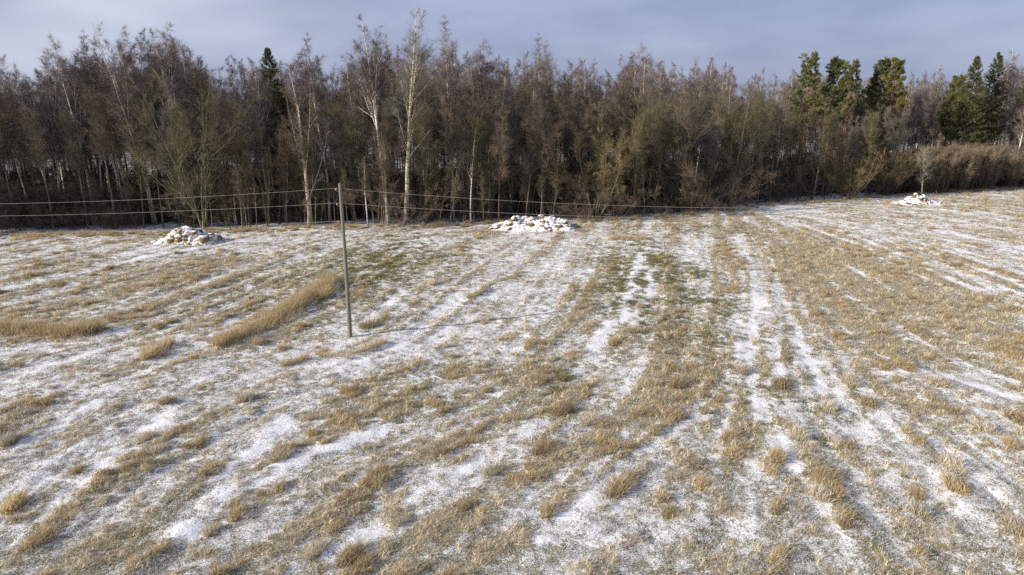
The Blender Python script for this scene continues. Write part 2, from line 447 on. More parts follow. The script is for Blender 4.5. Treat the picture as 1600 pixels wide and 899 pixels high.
def bilin(A, x0, y0, st, x, y):
    fx = np.clip((x - x0) / st, 0, A.shape[1] - 1.001); fy = np.clip((y - y0) / st, 0, A.shape[0] - 1.001)
    i, j = fx.astype(np.int32), fy.astype(np.int32); fx = fx - i; fy = fy - j
    return (A[j, i] * (1 - fx) + A[j, i + 1] * fx) * (1 - fy) + (A[j + 1, i] * (1 - fx) + A[j + 1, i + 1] * fx) * fy
def flow_angle(x, y):
    return 0.5 * np.arctan2(bilin(S2, X0, Y0, 1.5, x, y), bilin(C2, X0, Y0, 1.5, x, y))
rng = np.random.default_rng(7)
fx_, fy_ = np.arange(X0, X1, GS), np.arange(Y0, Y1, GS)
FX, FY = np.meshgrid(fx_, fy_)
A_ = flow_angle(FX, FY); DX, DY = np.cos(A_), np.sin(A_)
def blur(N, k):
    for ax in (0, 1):
        N = sum(np.roll(N, i, ax) for i in range(-k, k + 1)) / (2 * k + 1)
    return N
def streaks(k, steps):
    N = blur(rng.normal(size=FX.shape), k)
    tot = N.copy()
    for sg in (1, -1):
        x, y = FX.copy(), FY.copy()
        px_, py_ = DX * sg, DY * sg
        for i in range(steps):
            x = x + px_ * GS * 1.2; y = y + py_ * GS * 1.2
            nx, ny = bilin(DX, X0, Y0, GS, x, y), bilin(DY, X0, Y0, GS, x, y)
            f_ = np.sign(nx * px_ + ny * py_); px_, py_ = nx * f_, ny * f_
            tot += bilin(N, X0, Y0, GS, x, y)
    return (tot - tot.mean()) / tot.std()
LIC0 = streaks(0, 34)
LIC1 = streaks(1, 24)
LIC2 = streaks(2, 24)

# places the photograph shows snowier (+) or grassier (-): px, py, half width, half height, amount
ZONES = [
    (1450, 340, 220, 38, 0.03), (1200, 330, 120, 18, 0.10), (1330, 440, 150, 70, -0.26), (1480, 500, 130, 60, -0.16), (1230, 385, 80, 32, -0.24), (1560, 440, 80, 40, 0.10),
    (1060, 560, 80, 90, -0.16), (870, 520, 80, 60, -0.04), (700, 470, 110, 60, 0.14), (650, 560, 110, 40, 0.14), (800, 400, 120, 30, 0.04),
    (760, 640, 160, 60, -0.15), (600, 790, 130, 60, -0.16), (720, 590, 120, 50, -0.08), (320, 700, 90, 60, -0.04), (150, 470, 160, 50, -0.14), (350, 420, 150, 30, -0.12),
    (250, 390, 200, 12, 0.12), (60, 770, 100, 40, 0.10), (250, 650, 130, 30, 0.10), (430, 610, 70, 50, 0.14), (400, 690, 60, 40, 0.16), (90, 545, 90, 18, 0.22), (300, 545, 60, 20, 0.15),
    (1540, 620, 70, 40, 0.22), (1540, 720, 80, 60, 0.26), (1560, 830, 90, 70, 0.24), (1420, 720, 60, 50, 0.12), (1380, 850, 80, 60, 0.16), (1150, 780, 120, 70, 0.12), (1040, 850, 80, 50, 0.12), (960, 760, 80, 60, 0.08), (1430, 640, 70, 45, -0.16), (1480, 810, 60, 40, -0.10), (1250, 760, 100, 60, 0.02),
    (1100, 870, 120, 40, -0.06), (920, 830, 90, 50, 0.12), (800, 760, 90, 40, 0.10), (860, 640, 60, 30, -0.05), (1210, 600, 60, 70, 0.08), (1340, 850, 120, 50, 0.05), (500, 380, 120, 12, 0.08),
    (1000, 375, 110, 14, 0.10), (1300, 620, 70, 40, 0.08), (200, 850, 120, 40, -0.03), (520, 870, 120, 40, -0.06), (830, 620, 90, 60, -0.10), (560, 500, 60, 40, 0.08),
]
# tracks and banks of bare snow: polyline, half width in metres, amount
TRACKS = [
    ([(1275, 720), (1235, 630), (1200, 560), (1195, 490), (1190, 430), (1160, 365)], 0.22, 0.25), ([(1225, 740), (1175, 640), (1150, 570), (1163, 480), (1160, 420)], 0.22, 0.22),
    ([(1310, 690), (1268, 590), (1240, 510), (1222, 450), (1195, 380)], 0.22, 0.25), ([(1370, 700), (1310, 600), (1270, 520), (1245, 450)], 0.25, 0.22), ([(1420, 700), (1340, 600), (1290, 520)], 0.25, 0.2),
    ([(1120, 720), (1140, 640), (1130, 560), (1140, 480)], 0.2, 0.18), ([(1080, 650), (1095, 580), (1100, 500), (1110, 430)], 0.18, 0.16), ([(880, 800), (980, 715), (1075, 660)], 0.25, 0.22),
    ([(600, 850), (720, 770), (830, 700), (940, 640)], 0.25, 0.22), ([(700, 870), (800, 790), (900, 725), (985, 660)], 0.25, 0.2), ([(0, 780), (130, 690), (250, 625), (350, 575)], 0.3, 0.22),
    ([(30, 640), (150, 580), (260, 535), (380, 480)], 0.3, 0.2), ([(1590, 600), (1480, 560), (1380, 500), (1280, 430)], 0.3, 0.2), ([(1590, 520), (1480, 480), (1380, 430), (1290, 380)], 0.3, 0.2),
    ([(1590, 460), (1500, 435), (1400, 395), (1300, 355)], 0.35, 0.2), ([(1500, 800), (1430, 720), (1360, 650)], 0.25, 0.2), ([(1350, 890), (1290, 800), (1235, 720)], 0.25, 0.2),
    ([(1180, 890), (1170, 800), (1165, 710)], 0.25, 0.18), ([(1050, 890), (1090, 800), (1130, 720)], 0.25, 0.2),
    ([(925, 548), (945, 520), (975, 490), (990, 440), (1002, 395)], 0.40, 0.75), ([(985, 505), (1012, 470), (1020, 425)], 0.25, 0.45),
    ([(1240, 730), (1190, 640), (1165, 560), (1182, 480), (1175, 420), (1150, 370)], 0.4, 0.4),
    ([(1250, 690), (1212, 620), (1215, 500), (1205, 440)], 0.4, 0.32), ([(1290, 620), (1250, 540), (1235, 470)], 0.35, 0.22),
    ([(290, 835), (350, 778), (440, 722), (530, 690), (590, 665)], 0.6, 0.5), ([(335, 750), (395, 708), (440, 655)], 0.5, 0.4),
    ([(520, 865), (640, 790), (720, 735), (800, 690), (850, 655)], 0.55, 0.32), ([(960, 620), (995, 590), (1005, 560)], 0.25, 0.35),
    ([(1060, 668), (1110, 650)], 0.3, 0.5), ([(0, 845), (110, 775), (170, 715), (260, 655)], 0.6, 0.3), ([(0, 455), (90, 437), (240, 402), (330, 386)], 0.7, 0.28),
    ([(160, 610), (260, 562), (330, 540), (420, 522)], 0.5, 0.3), ([(1310, 410), (1345, 430)], 0.4, 0.35), ([(1460, 432), (1545, 458)], 0.5, 0.35), ([(1420, 495), (1460, 500)], 0.6, 0.3),
    ([(1470, 588), (1600, 630)], 0.7, 0.28), ([(1440, 580), (1370, 585)], 0.4, 0.25), ([(1340, 520), (1360, 530)], 0.4, 0.25), ([(780, 690), (700, 715)], 0.3, 0.3),
    ([(1000, 470), (1012, 450), (1018, 420)], 0.2, 0.3), ([(650, 470), (622, 452)], 0.2, 0.35), ([(900, 760), (980, 690), (1050, 655)], 0.3, 0.22), ([(840, 830), (920, 790)], 0.7, 0.25),
    ([(590, 620), (660, 590)], 0.5, 0.22), ([(560, 385), (690, 372)], 0.5, 0.2),
]
GREENS = [(620, 412, 65, 34, 1.2), (1045, 430, 42, 60, 1.3), (975, 440, 25, 50, 0.9), (880, 590, 22, 14, 1.0), (870, 615, 25, 15, 0.6), (480, 430, 60, 30, 0.35),
          (1100, 358, 60, 7, 0.6), (650, 600, 80, 40, 0.12), (960, 480, 30, 30, 0.5), (560, 420, 30, 30, 0.6), (350, 480, 60, 30, 0.2)]
PIT = np.array([0])
def img_of(x, y):
    d = y * CP + CAM_H * SP
    return 800 + FPX * x / d, 449.5 + FPX * (CAM_H * CP - y * SP) / d
def seg_dist(x, y, line):
    q = np.array([ground_at(*p_) for p_ in line]); best = np.full(x.shape, 1e9)
    for a_, b_ in zip(q[:-1], q[1:]):
        d_ = b_ - a_; t_ = np.clip(((x - a_[0]) * d_[0] + (y - a_[1]) * d_[1]) / (d_ @ d_), 0, 1)
        best = np.minimum(best, np.hypot(x - a_[0] - t_ * d_[0], y - a_[1] - t_ * d_[1]))
    return best
def zone_sum(x, y, Z):
    """Patches lie on the ground: each is an ellipse in metres round a ground point."""
    tot = np.zeros(x.shape)
    wx = x + 2.0 * (fbm(x, y, 5.0, 2, 91) - 0.5); wy = y + 2.0 * (fbm(x, y, 5.0, 2, 97) - 0.5)
    for (zx, zy, rx, ry, am) in Z:
        gx_, gy_ = ground_at(zx, zy); gx2, _ = ground_at(zx + rx, zy); _, gya = ground_at(zx, zy - ry); _, gyb = ground_at(zx, zy + ry)
        tot += am * np.exp(-0.7 * (((wx - gx_) / (gx2 - gx_)) ** 2 + ((wy - gy_) / (0.5 * (gya - gyb))) ** 2))
    return tot
zF = zone_sum(FX, FY, ZONES)
COVER = 0.57 + 0.022 * LIC2 + 0.070 * LIC1 + 0.074 * LIC0 + 0.48 * (fbm(FX, FY, 1.7, 4, 31, 0.8) - 0.5) + 0.58 * zF
for line, w_, am in TRACKS:
    dd = seg_dist(FX + 0.7 * (fbm(FX, FY, 1.6, 2, 51) - 0.5), FY + 0.7 * (fbm(FX, FY, 1.6, 2, 57) - 0.5), line)
    COVER += 1.1 * am * (0.1 + 1.75 * fbm(FX, FY, 1.0, 3, 61)) * np.exp(-(dd / (0.8 * w_)) ** 2)
GREEN = np.clip(zone_sum(FX, FY, GREENS) * (2.6 * (fbm(FX, FY, 1.3, 4, 77) - 0.24)) * 0.62, 0, 1)
RELIEF = -0.022 * LIC2 - 0.022 * LIC1 - 0.012 * LIC0
def cover(x, y): return bilin(COVER, X0, Y0, GS, x, y)
def ground_z(x, y):
    x, y = np.asarray(x, float), np.asarray(y, float)
    near = sstep(3.0, 0.5, beyond(x, y))
    z = base_z(x, y) + near * (bilin(RELIEF, X0, Y0, GS, x, y) + 0.10 * (fbm(x, y, 0.9, 3, 201) - 0.5) + 0.12 * (fbm(x, y, 2.6, 2, 203) - 0.5))
    return z

# the field as one sheet, finer towards the near side
ny, nx = 580, 500
ys = 12.5 * (112.0 / 12.5) ** np.linspace(0, 1, ny)
uu = np.linspace(-1, 1, nx)
YY = np.repeat(ys[:, None], nx, 1); XX = uu[None] * (0.84 * YY + 9.0)
keep_b = beyond(XX, YY)
ZZ = ground_z(XX, YY)
idx = np.arange(ny * nx).reshape(ny, nx)
quad = np.stack([idx[:-1, :-1], idx[:-1, 1:], idx[1:, 1:], idx[1:, :-1]], -1).reshape(-1, 4)
kb = keep_b[:-1, :-1].reshape(-1)
quad = quad[kb < 2.2]
snow_a = cover(XX, YY); green_a = bilin(GREEN, X0, Y0, GS, XX, YY)
V = np.stack([XX, YY, ZZ], -1).reshape(-1, 3)
used = np.zeros(len(V), bool); used[quad.ravel()] = True
remap = np.cumsum(used) - 1
field = link('meadow', new_mesh('meadow', V[used], [remap[quad]], M['field'], smooth=True,
             attrs={'snow': ('POINT', snow_a.ravel()[used]), 'green': ('POINT', green_a.ravel()[used])}))
tag(field, 'sloping mown meadow of straw grass dusted with snow', kind='structure')

# forest floor and the land beyond, lying just under the field
gx = np.concatenate([[-3000, -900, -300], np.arange(-130, 171, 1.5), [300, 900, 3000]])
gy = np.concatenate([[-600, -150, -20, 5], np.arange(12, 190, 1.5), [260, 500, 1200, 4000]])
XX, YY = np.meshgrid(gx, gy)
b = beyond(XX, YY)
ZZ = base_z(XX, YY) + 0.35 * (fbm(XX, YY, 4.0, 3, 301) - 0.5) * sstep(2.5, 6, b) - 0.35 * sstep(2.0, 0.8, b) - 0.02
n_y, n_x = XX.shape; idx = np.arange(n_y * n_x).reshape(n_y, n_x)
quad = np.stack([idx[:-1, :-1], idx[:-1, 1:], idx[1:, 1:], idx[1:, :-1]], -1).reshape(-1, 4)
fl = link('forest_floor', new_mesh('forest_floor', np.stack([XX, YY, ZZ], -1).reshape(-1, 3), [quad], M['floor'], smooth=True, attrs={'open': ('POINT', sstep(11.0, 7.0, b).ravel())}))
tag(fl, 'shaded woodland floor of leaf litter and patchy snow', kind='structure')
def floor_z(x, y): return float(base_z(x, y)) - 0.05

# ------------------------------------------------------------------ trees
def make_bare(seed, H, r0, stems=1, spread=0.25, t0=0.35, n1=34, l1=(1.6, 3.2), a1=(0.5, 1.0), up1=0.10, n2=6, n3=9, n3b=6,
              tw=(0.5, 1.1), twr=0.009, tup=0.05, a3=(0.3, 0.9), lean=(0, 0), wob=0.03, forks=0, fork_t=(0.3, 0.55), crown_top=0.35, shape='tree', l2=0.42, fork_a=(0.25, 0.45)):
    """Returns (trunk mesh acc with stems and limbs, crown acc of twigs)."""
    rng = np.random.default_rng(seed)
    tr, cr_ = Acc(), Acc()
    n = 12
    if stems == 1:
        d0 = np.array([[lean[0], lean[1], 1.0]]); L0 = np.array([H])
        p0 = np.zeros((1, 3))
    else:
        az = rng.uniform(0, 6.28, stems); an = spread * np.sqrt(rng.uniform(0.02, 1, stems))
        d0 = np.stack([np.sin(an) * np.cos(az) + lean[0], np.sin(an) * np.sin(az) + lean[1], np.cos(an)], -1)
        L0 = H * rng.uniform(0.72, 1.02, stems) / np.maximum(np.cos(an), 0.6)
        p0 = np.stack([np.cos(az), np.sin(az), np.zeros(stems)], -1) * rng.uniform(0.02, 0.25 if shape == 'tree' else 0.5, (stems, 1))
    p0[:, 2] -= 0.25
    St = grow(rng, p0, d0, L0, n, 0.03, wob)
    tt = np.linspace(0, 1, n)
    R = (r0 * (1 if stems == 1 else rng.uniform(0.45, 1, stems)[:, None]) * (1 - 0.93 * tt ** 0.9)[None]) * np.ones((len(St), 1))
    R[:, 0] *= 1.35
    add_tubes(tr, St, R, 7 if r0 > 0.08 else 5)
    P0, R0 = St, R
    if forks:
        ft = rng.uniform(*fork_t, forks); fi = rng.integers(0, len(St), forks)
        p, T = sample(St, fi, ft); d = off_dir(rng, T, rng.uniform(*fork_a, forks))
        Fk = grow(rng, p, d, H * (1 - ft) * rng.uniform(0.6, 0.92, forks), n, 0.06, wob)
        Rf = (r0 * 0.36 * (1 - ft))[:, None] * (1 - 0.9 * tt)[None]
        add_tubes(tr, Fk, Rf, 5)
        P0 = np.concatenate([St, Fk]); R0 = np.concatenate([R, Rf])
    lens = np.linalg.norm(P0[:, -1] - P0[:, 0], axis=-1)
    w_ = lens / lens.sum()
    i1 = rng.choice(len(P0), n1, p=w_); s1 = t0 + (0.98 - t0) * rng.beta(1.05, 1.45, n1)
    s1 = np.where(i1 >= len(St), 0.12 + 0.86 * rng.beta(1.05, 1.4, n1), s1)
    p, T = sample(P0, i1, s1)
    hrel = np.clip(p[:, 2] / H, 0, 1)
    env = np.clip(1.0 - (np.maximum(hrel - crown_top, 0) / (1.05 - crown_top)) ** 2.4, 0.22, 1)
    len1 = rng.uniform(*l1, n1) * env
    ang = rng.uniform(*a1, n1) * (1.1 - 0.45 * hrel)
    B1 = grow(rng, p, off_dir(rng, T, ang), len1, 6, up1, 0.10)
    rb = np.interp(s1, tt, np.linspace(1, 0.1, n)) * np.minimum(r0 * 0.38, 0.012 * len1 + 0.008)
    rb = np.maximum(rb, 0.010 if seed != 22 else 0.028)
    R1 = rb[:, None] * np.linspace(1, 0.35, 6)[None]
    add_tubes(tr, B1, R1, 4)
    i2 = np.repeat(np.arange(n1), n2); s2_ = rng.uniform(0.18, 0.98, len(i2))
    p, T = sample(B1, i2, s2_)
    len2 = np.maximum(len1[i2] * l2 * rng.uniform(0.5, 1.15, len(i2)) * (1.2 - 0.6 * s2_), 0.15)
    B2 = grow(rng, p, off_dir(rng, T, rng.uniform(0.45, 1.0, len(i2))), len2, 4, up1 * 0.9, 0.14)
    R2 = np.maximum(rb[i2] * 0.45, 0.007)[:, None] * np.linspace(1, 0.45, 4)[None]
    add_tubes(cr_, B2, R2, 3)
    def twigs(Pp, cnt, lo, fac):
        i3 = np.repeat(np.arange(len(Pp)), int(cnt * 1.2 + 0.5)); i3 = i3[rng.uniform(0, 1, len(i3)) < fac[i3] ** 1.3]; s3 = rng.uniform(lo, 1.0, len(i3))
        p, T = sample(Pp, i3, s3)
        ln = rng.uniform(*tw, len(i3)) * fac[i3]
        B3 = grow(rng, p, off_dir(rng, T, rng.uniform(*a3, len(i3))), ln, 3, tup, 0.16)
        R3 = (twr * rng.uniform(0.7, 1.25, len(i3)))[:, None] * np.array([1.0, 0.75, 0.3])[None]
        add_tubes(cr_, B3, R3, 3, tip=True)
    fac1 = np.clip(0.25 + 0.75 * env ** 0.8, 0.3, 1)
    twigs(B2, n3, 0.05, fac1[i2])
    twigs(B1, n3b, 0.25, fac1)
    i3 = np.repeat(np.arange(len(P0)), 20 if stems == 1 else 8); s3 = 0.5 + 0.49 * rng.beta(1.1, 1.5, len(i3))
    p, T = sample(P0, i3, s3); ln = rng.uniform(*tw, len(i3)) * (1.12 - s3) * 1.3
    B3 = grow(rng, p, off_dir(rng, T, rng.uniform(0.2, 0.7, len(i3))), ln, 3, tup * 0.5, 0.12)
    add_tubes(cr_, B3, (twr * rng.uniform(0.7, 1.25, len(i3)))[:, None] * np.array([1.0, 0.75, 0.3])[None], 3, tip=True)
    return tr, cr_

def make_conifer(seed, H, r0, kind='spruce', rmax=2.6, t0=0.08):
    rng = np.random.default_rng(seed)
    tr, cr_ = Acc(), Acc()
    P0 = grow(rng, np.array([[0, 0, -0.25]]), np.array([[0.0, 0, 1]]), np.array([H]), 12, 0.03, 0.012)
    add_tubes(tr, P0, r0 * (1 - 0.95 * np.linspace(0, 1, 12))[None], 7)
    if kind == 'spruce':
        nb = int(H * 19)
        s = t0 + (0.99 - t0) * ((np.arange(nb) + rng.uniform(0, 1, nb)) / nb) ** 0.95
        p, T = sample(P0, np.zeros(nb, int), s)
        ln = (rmax * (1 - s) ** 0.75 * rng.uniform(0.72, 1.12, nb) + 0.10)
        B1 = grow(rng, p, off_dir(rng, T, 1.25 + 0.35 * (1 - s) - 0.7 * sstep(0.85, 1.0, s)), ln, 6, 0.015 - 0.05 * (1 - s), 0.05)
        B1[:, -2:, 2] += (0.10 * ln)[:, None] * np.array([0.4, 1.0])
        add_tubes(tr, B1, (0.012 + 0.008 * ln)[:, None] * np.linspace(1, 0.3, 6)[None], 3)
        cnt = 15
        i2 = np.repeat(np.arange(nb), cnt); s2_ = rng.uniform(0.12, 1, len(i2))
        p, T = sample(B1, i2, s2_)
        l2 = np.clip(0.42 * ln[i2] * (1.15 - s2_), 0.07, 0.75) * rng.uniform(0.6, 1.2, len(i2))
        side = np.stack([T[:, 1], -T[:, 0], np.zeros(len(T))], -1) * rng.choice([-1, 1], (len(T), 1))
        d = norm(T * 0.7 + side * rng.uniform(0.2, 1.0, (len(T), 1)) + np.array([0, 0, -0.35]) + 0.15 * rng.normal(size=T.shape))
        B2 = grow(rng, p, d, l2, 3, -0.12, 0.08)
        i3 = np.repeat(np.arange(len(i2)), 4); p3, T3 = sample(B2, i3, rng.uniform(0.0, 1, len(i3)))
        B3 = grow(rng, p3, off_dir(rng, T3, rng.uniform(0.3, 1.1, len(i3))), rng.uniform(0.10, 0.28, len(i3)), 2, -0.1, 0.1)
        add_tubes(cr_, B2, np.array([0.020, 0.026, 0.004])[None] * np.ones((len(B2), 1)), 3, tip=True)
        add_tubes(cr_, B3, np.array([0.030, 0.004])[None] * np.ones((len(B3), 1)), 3, tip=True)
    else:
        nb = 74
        s = t0 + (0.985 - t0) * ((np.arange(nb) + rng.uniform(0, 1, nb)) / nb)
        p, T = sample(P0, np.zeros(nb, int), s)
        rel = (s - t0) / (1 - t0)
        ln = 1.3 * rmax * (1 - 0.84 * rel ** 1.25) * rng.uniform(0.45, 1.1, nb) * np.where(rel < 0.12, 0.7, 1)
        B1 = grow(rng, p, off_dir(rng, T, rng.uniform(1.15, 1.6, nb) - 0.55 * rel ** 2), ln, 6, 0.05, 0.09)
        add_tubes(tr, B1, (0.015 + 0.014 * ln)[:, None] * np.linspace(1, 0.3, 6)[None], 4)
        i2 = np.repeat(np.arange(nb), 8); s2_ = rng.uniform(0.35, 1, len(i2))
        p, T = sample(B1, i2, s2_)
        B2 = grow(rng, p, off_dir(rng, T, rng.uniform(0.3, 1.0, len(i2))), rng.uniform(0.25, 0.75, len(i2)), 4, 0.10, 0.12)
        add_tubes(tr, B2, np.full((len(B2), 4), 0.014), 3)
        i3 = np.repeat(np.arange(len(i2)), 46); s3 = rng.uniform(0.35, 1, len(i3))
        p3, T3 = sample(B2, i3, s3)
        B3 = grow(rng, p3, off_dir(rng, T3, rng.uniform(0.35, 1.25, len(i3))), rng.uniform(0.16, 0.36, len(i3)), 2, 0.08, 0.1)
        add_tubes(cr_, B3, np.array([0.025, 0.004])[None] * np.ones((len(B3), 1)), 3, tip=True)
    return tr, cr_

PROTO = {}
def proto(key, acc, bark, twig, H):
    tr, cr_ = acc
    PROTO[key] = (tr.mesh('trunk', M[bark], True), cr_.mesh('crown', M[twig]), H)
def plant(name, key, x, y, H, label, cat, group=None, rz=None, z=None, lean=None):
    tm, cm, h0 = PROTO[key]
    s = H / h0
    o = empty(name, (x, y, floor_z(x, y) if z is None else z), random.uniform(0, 6.28) if rz is None else rz, s)
    if lean: o.rotation_euler = (lean[0], lean[1], o.rotation_euler[2])
    tag(o, label, cat, group)
    link('trunk', tm, o); link('crown', cm, o)
    return o
random.seed(11)
# generic kinds
for i in range(3):
    proto(f'birch{i}', make_bare(100 + i, 20, 0.16, t0=0.38, n1=54, l1=(1.6, 3.1), a1=(0.35, 0.85), up1=0.03, n2=8, n3=14, n3b=7, tw=(0.4, 1.0), twr=0.0055, tup=-0.18,
          forks=[0, 2, 4][i], wob=0.035, crown_top=0.45, fork_a=(0.15, 0.3)), ['birch', 'birch', 'birch_pink'][i], 'twig_purple', 20)
for i in range(4):
    proto(f'alder{i}', make_bare(200 + i, 16, 0.13, t0=[0.46, 0.26, 0.34, 0.48][i], n1=52, l1=(1.5, 3.3), a1=(0.45, 0.95), up1=0.09, n2=8, n3=12, n3b=7, tw=(0.35, 0.9), twr=0.0065, tup=0.03,
          forks=[0, 3, 1, 5][i], wob=0.045, crown_top=0.45), ['bark_grey', 'bark_olive', 'bark_brown', 'bark_grey'][i], ['twig_brown', 'twig_olive', 'twig_red', 'twig_grey'][i], 16)
for i in range(2):
    proto(f'broad{i}', make_bare(300 + i, 15, 0.20, t0=0.2, n1=64, l1=(2.4, 4.8), a1=(0.5, 1.0), up1=0.10, n2=9, n3=12, n3b=7, tw=(0.35, 0.9), twr=0.007, tup=0.03,
          forks=7, fork_t=(0.12, 0.4), fork_a=(0.35, 0.75), wob=0.05, crown_top=0.5), ['bark_olive', 'bark_grey'][i], ['twig_olive', 'twig_brown'][i], 15)
for i in range(3):
    proto(f'sapling{i}', make_bare(400 + i, 8, 0.05, t0=0.3, n1=26, l1=(0.5, 1.5), a1=(0.3, 0.7), up1=0.08, n2=4, n3=5, n3b=4, tw=(0.25, 0.6), twr=0.007, tup=0.05, wob=0.05, crown_top=0.4),
          ['bark_olive', 'birch_pink', 'bark_grey'][i], ['twig_olive', 'twig_red', 'twig_brown'][i], 8)
for i in range(3):
    proto(f'shrub{i}', make_bare(500 + i, 3.4, 0.035, stems=22, spread=0.85, t0=0.2, n1=80, l1=(0.6, 1.5), a1=(0.3, 0.8), up1=0.06, n2=5, n3=6, n3b=5, tw=(0.25, 0.6), twr=0.007, tup=0.04,
          wob=0.07, shape='shrub', crown_top=0.8), ['bark_brown', 'bark_olive', 'bark_brown'][i], ['twig_brown', 'twig_ochre', 'twig_red'][i], 3.4)
for i in range(2):
    proto(f'thicket{i}', make_bare(550 + i, 4.6, 0.03, stems=34, spread=0.30, t0=0.25, n1=110, l1=(0.5, 1.3), a1=(0.2, 0.5), up1=0.10, n2=4, n3=6, n3b=5, tw=(0.25, 0.6), twr=0.007, tup=0.10,
          wob=0.04, shape='shrub', crown_top=0.8), ['bark_olive', 'bark_brown'][i], 'twig_thicket', 4.6)
for i in range(2):
    proto(f'rods{i}', make_bare(570 + i, 4.8, 0.03, stems=64, spread=0.62, t0=0.2, n1=170, l1=(0.6, 1.6), a1=(0.2, 0.5), up1=0.07, n2=4, n3=6, n3b=6, tw=(0.25, 0.6), twr=0.007, tup=0.06,
          wob=0.04, shape='shrub', crown_top=0.85), ['bark_olive', 'bark_brown'][i], 'twig_ochre', 4.8)
for i in range(2):
    proto(f'spruce{i}', make_conifer(600 + i, 18, 0.18, 'spruce', 4.3, 0.08), 'bark_brown', 'needle_spruce', 18)
proto('pine0', make_conifer(650, 18, 0.17, 'pine', 2.7, 0.50), 'bark_pine', 'needle_pine', 18)
proto('pine1', make_conifer(651, 18, 0.17, 'pine', 2.4, 0.55), 'bark_pine', 'needle_pine', 18)
proto('pine2', make_conifer(652, 18, 0.16, 'pine', 2.5, 0.50), 'bark_pine', 'needle_gold', 18)

# height of the wood's skyline in the photograph, by pixel column
SKY = [(-400, 70), (0, 62), (40, 62), (80, 78), (120, 75), (150, 48), (190, 55), (235, 34), (285, 26), (315, 48), (350, 70), (400, 72), (440, 72), (480, 62), (515, 60), (550, 66), (590, 40), (640, 40),
       (680, 60), (705, 36), (735, 64), (770, 56), (800, 66), (845, 58), (880, 66), (910, 66), (940, 74), (990, 66), (1010, 78), (1050, 78), (1100, 82), (1160, 84), (1190, 92), (1250, 88), (1310, 96),
       (1410, 98), (1440, 98), (1475, 100), (1555, 80), (1600, 98), (2000, 100)]
SKX, SKY_ = np.array(SKY, float).T
def top_height(px, Y, frac=14.0):
    """Height of a tree at depth Y whose top reaches the skyline (frac 0) or below it."""
    y = np.interp(px, SKX, SKY_)
    return height_at(y + frac, Y)
def at_edge(px, back):
    """A point `back` metres behind the field's edge in the direction of column px."""
    Y = 80.0
    for _ in range(12):
        X = x_at(px, Y, 0.0); Y = float(edge_y(X)) + back
    return x_at(px, Y, 0.0), Y

# --- trees one can single out
def hero(name, key, px, back, ytop, label, cat, acc=None, bark=None, twig=None, rz=0.0, lean=None, top_px=None):
    x, y = at_edge(px, back)
    H = height_at(ytop, y) - floor_z(x, y)
    if acc is not None:
        proto(key, acc(H), bark, twig, H)
    o = plant(name, key, x, y, H, label, cat, None, rz, lean=lean)
    if top_px is not None:                                     # tilt so that the top stands over its column
        dx = x_at(top_px, y, H) - x
        o.rotation_euler = (0, math.atan2(dx, H), 0)
    return o
hero('birch_tree', 'h1', 484, 1.5, 88, 'white birch with low side limbs left of the utility pole, in front of the wood', 'tree',
     lambda H: make_bare(1, H, 0.25, t0=0.30, n1=40, l1=(1.4, 2.6), a1=(0.35, 0.8), up1=0.05, n2=7, n3=10, n3b=6, tw=(0.4, 1.0), twr=0.008, tup=-0.08, forks=5, fork_t=(0.16, 0.5), fork_a=(0.2, 0.45), wob=0.04, crown_top=0.4),
     'birch_pink', 'twig_red', top_px=466)
hero('birch_tree', 'h2', 606, 2.5, 16, 'tall forked birch with reddish twigs, left one of the two tallest trees', 'tree',
     lambda H: make_bare(2, H, 0.28, t0=0.30, n1=96, l1=(1.6, 3.2), a1=(0.3, 0.65), up1=0.05, n2=8, n3=12, n3b=6, tw=(0.4, 1.0), twr=0.006, tup=-0.14, forks=6, fork_t=(0.38, 0.6), fork_a=(0.14, 0.32), wob=0.03, crown_top=0.5),
     'birch', 'twig_purple', top_px=588)
hero('aspen_tree', 'h3', 634, 1.8, 7, 'tallest tree of the wood, pale yellowish trunk and limbs spreading to the right', 'tree',
     lambda H: make_bare(3, H, 0.30, t0=0.32, n1=60, l1=(2.2, 4.6), a1=(0.55, 1.05), up1=0.05, n2=8, n3=12, n3b=6, tw=(0.35, 0.9), twr=0.0065, tup=0.03, forks=2, fork_t=(0.5, 0.7), fork_a=(0.2, 0.35), wob=0.016, crown_top=0.35),
     'aspen', 'twig_grey', top_px=640)
for (px, back, yt, k, lab) in [
        (575, 0.3, 240, 1, 'small twin stemmed birch just right of the utility pole top'),
        (607, 0.4, 215, 2, 'small crooked birch with reddish twigs below the tall forked birch'),
        (736, 0.6, 200, 1, 'thin straight white stemmed birch left of the long snowy heap')]:
    hero('birch_tree', f'hs{px}', px, back, yt, lab, 'tree',
         lambda H, px=px, k=k: make_bare(px, H, 0.10, t0=0.4, n1=22, l1=(0.6, 1.5), a1=(0.2, 0.5), up1=0.1, n2=5, n3=7, n3b=5, tw=(0.3, 0.7), twr=0.007, tup=0.0, forks=k, fork_t=(0.25, 0.5), fork_a=(0.1, 0.25), wob=0.05, crown_top=0.6),
         'birch' if px != 607 else 'birch_pink', 'twig_red')
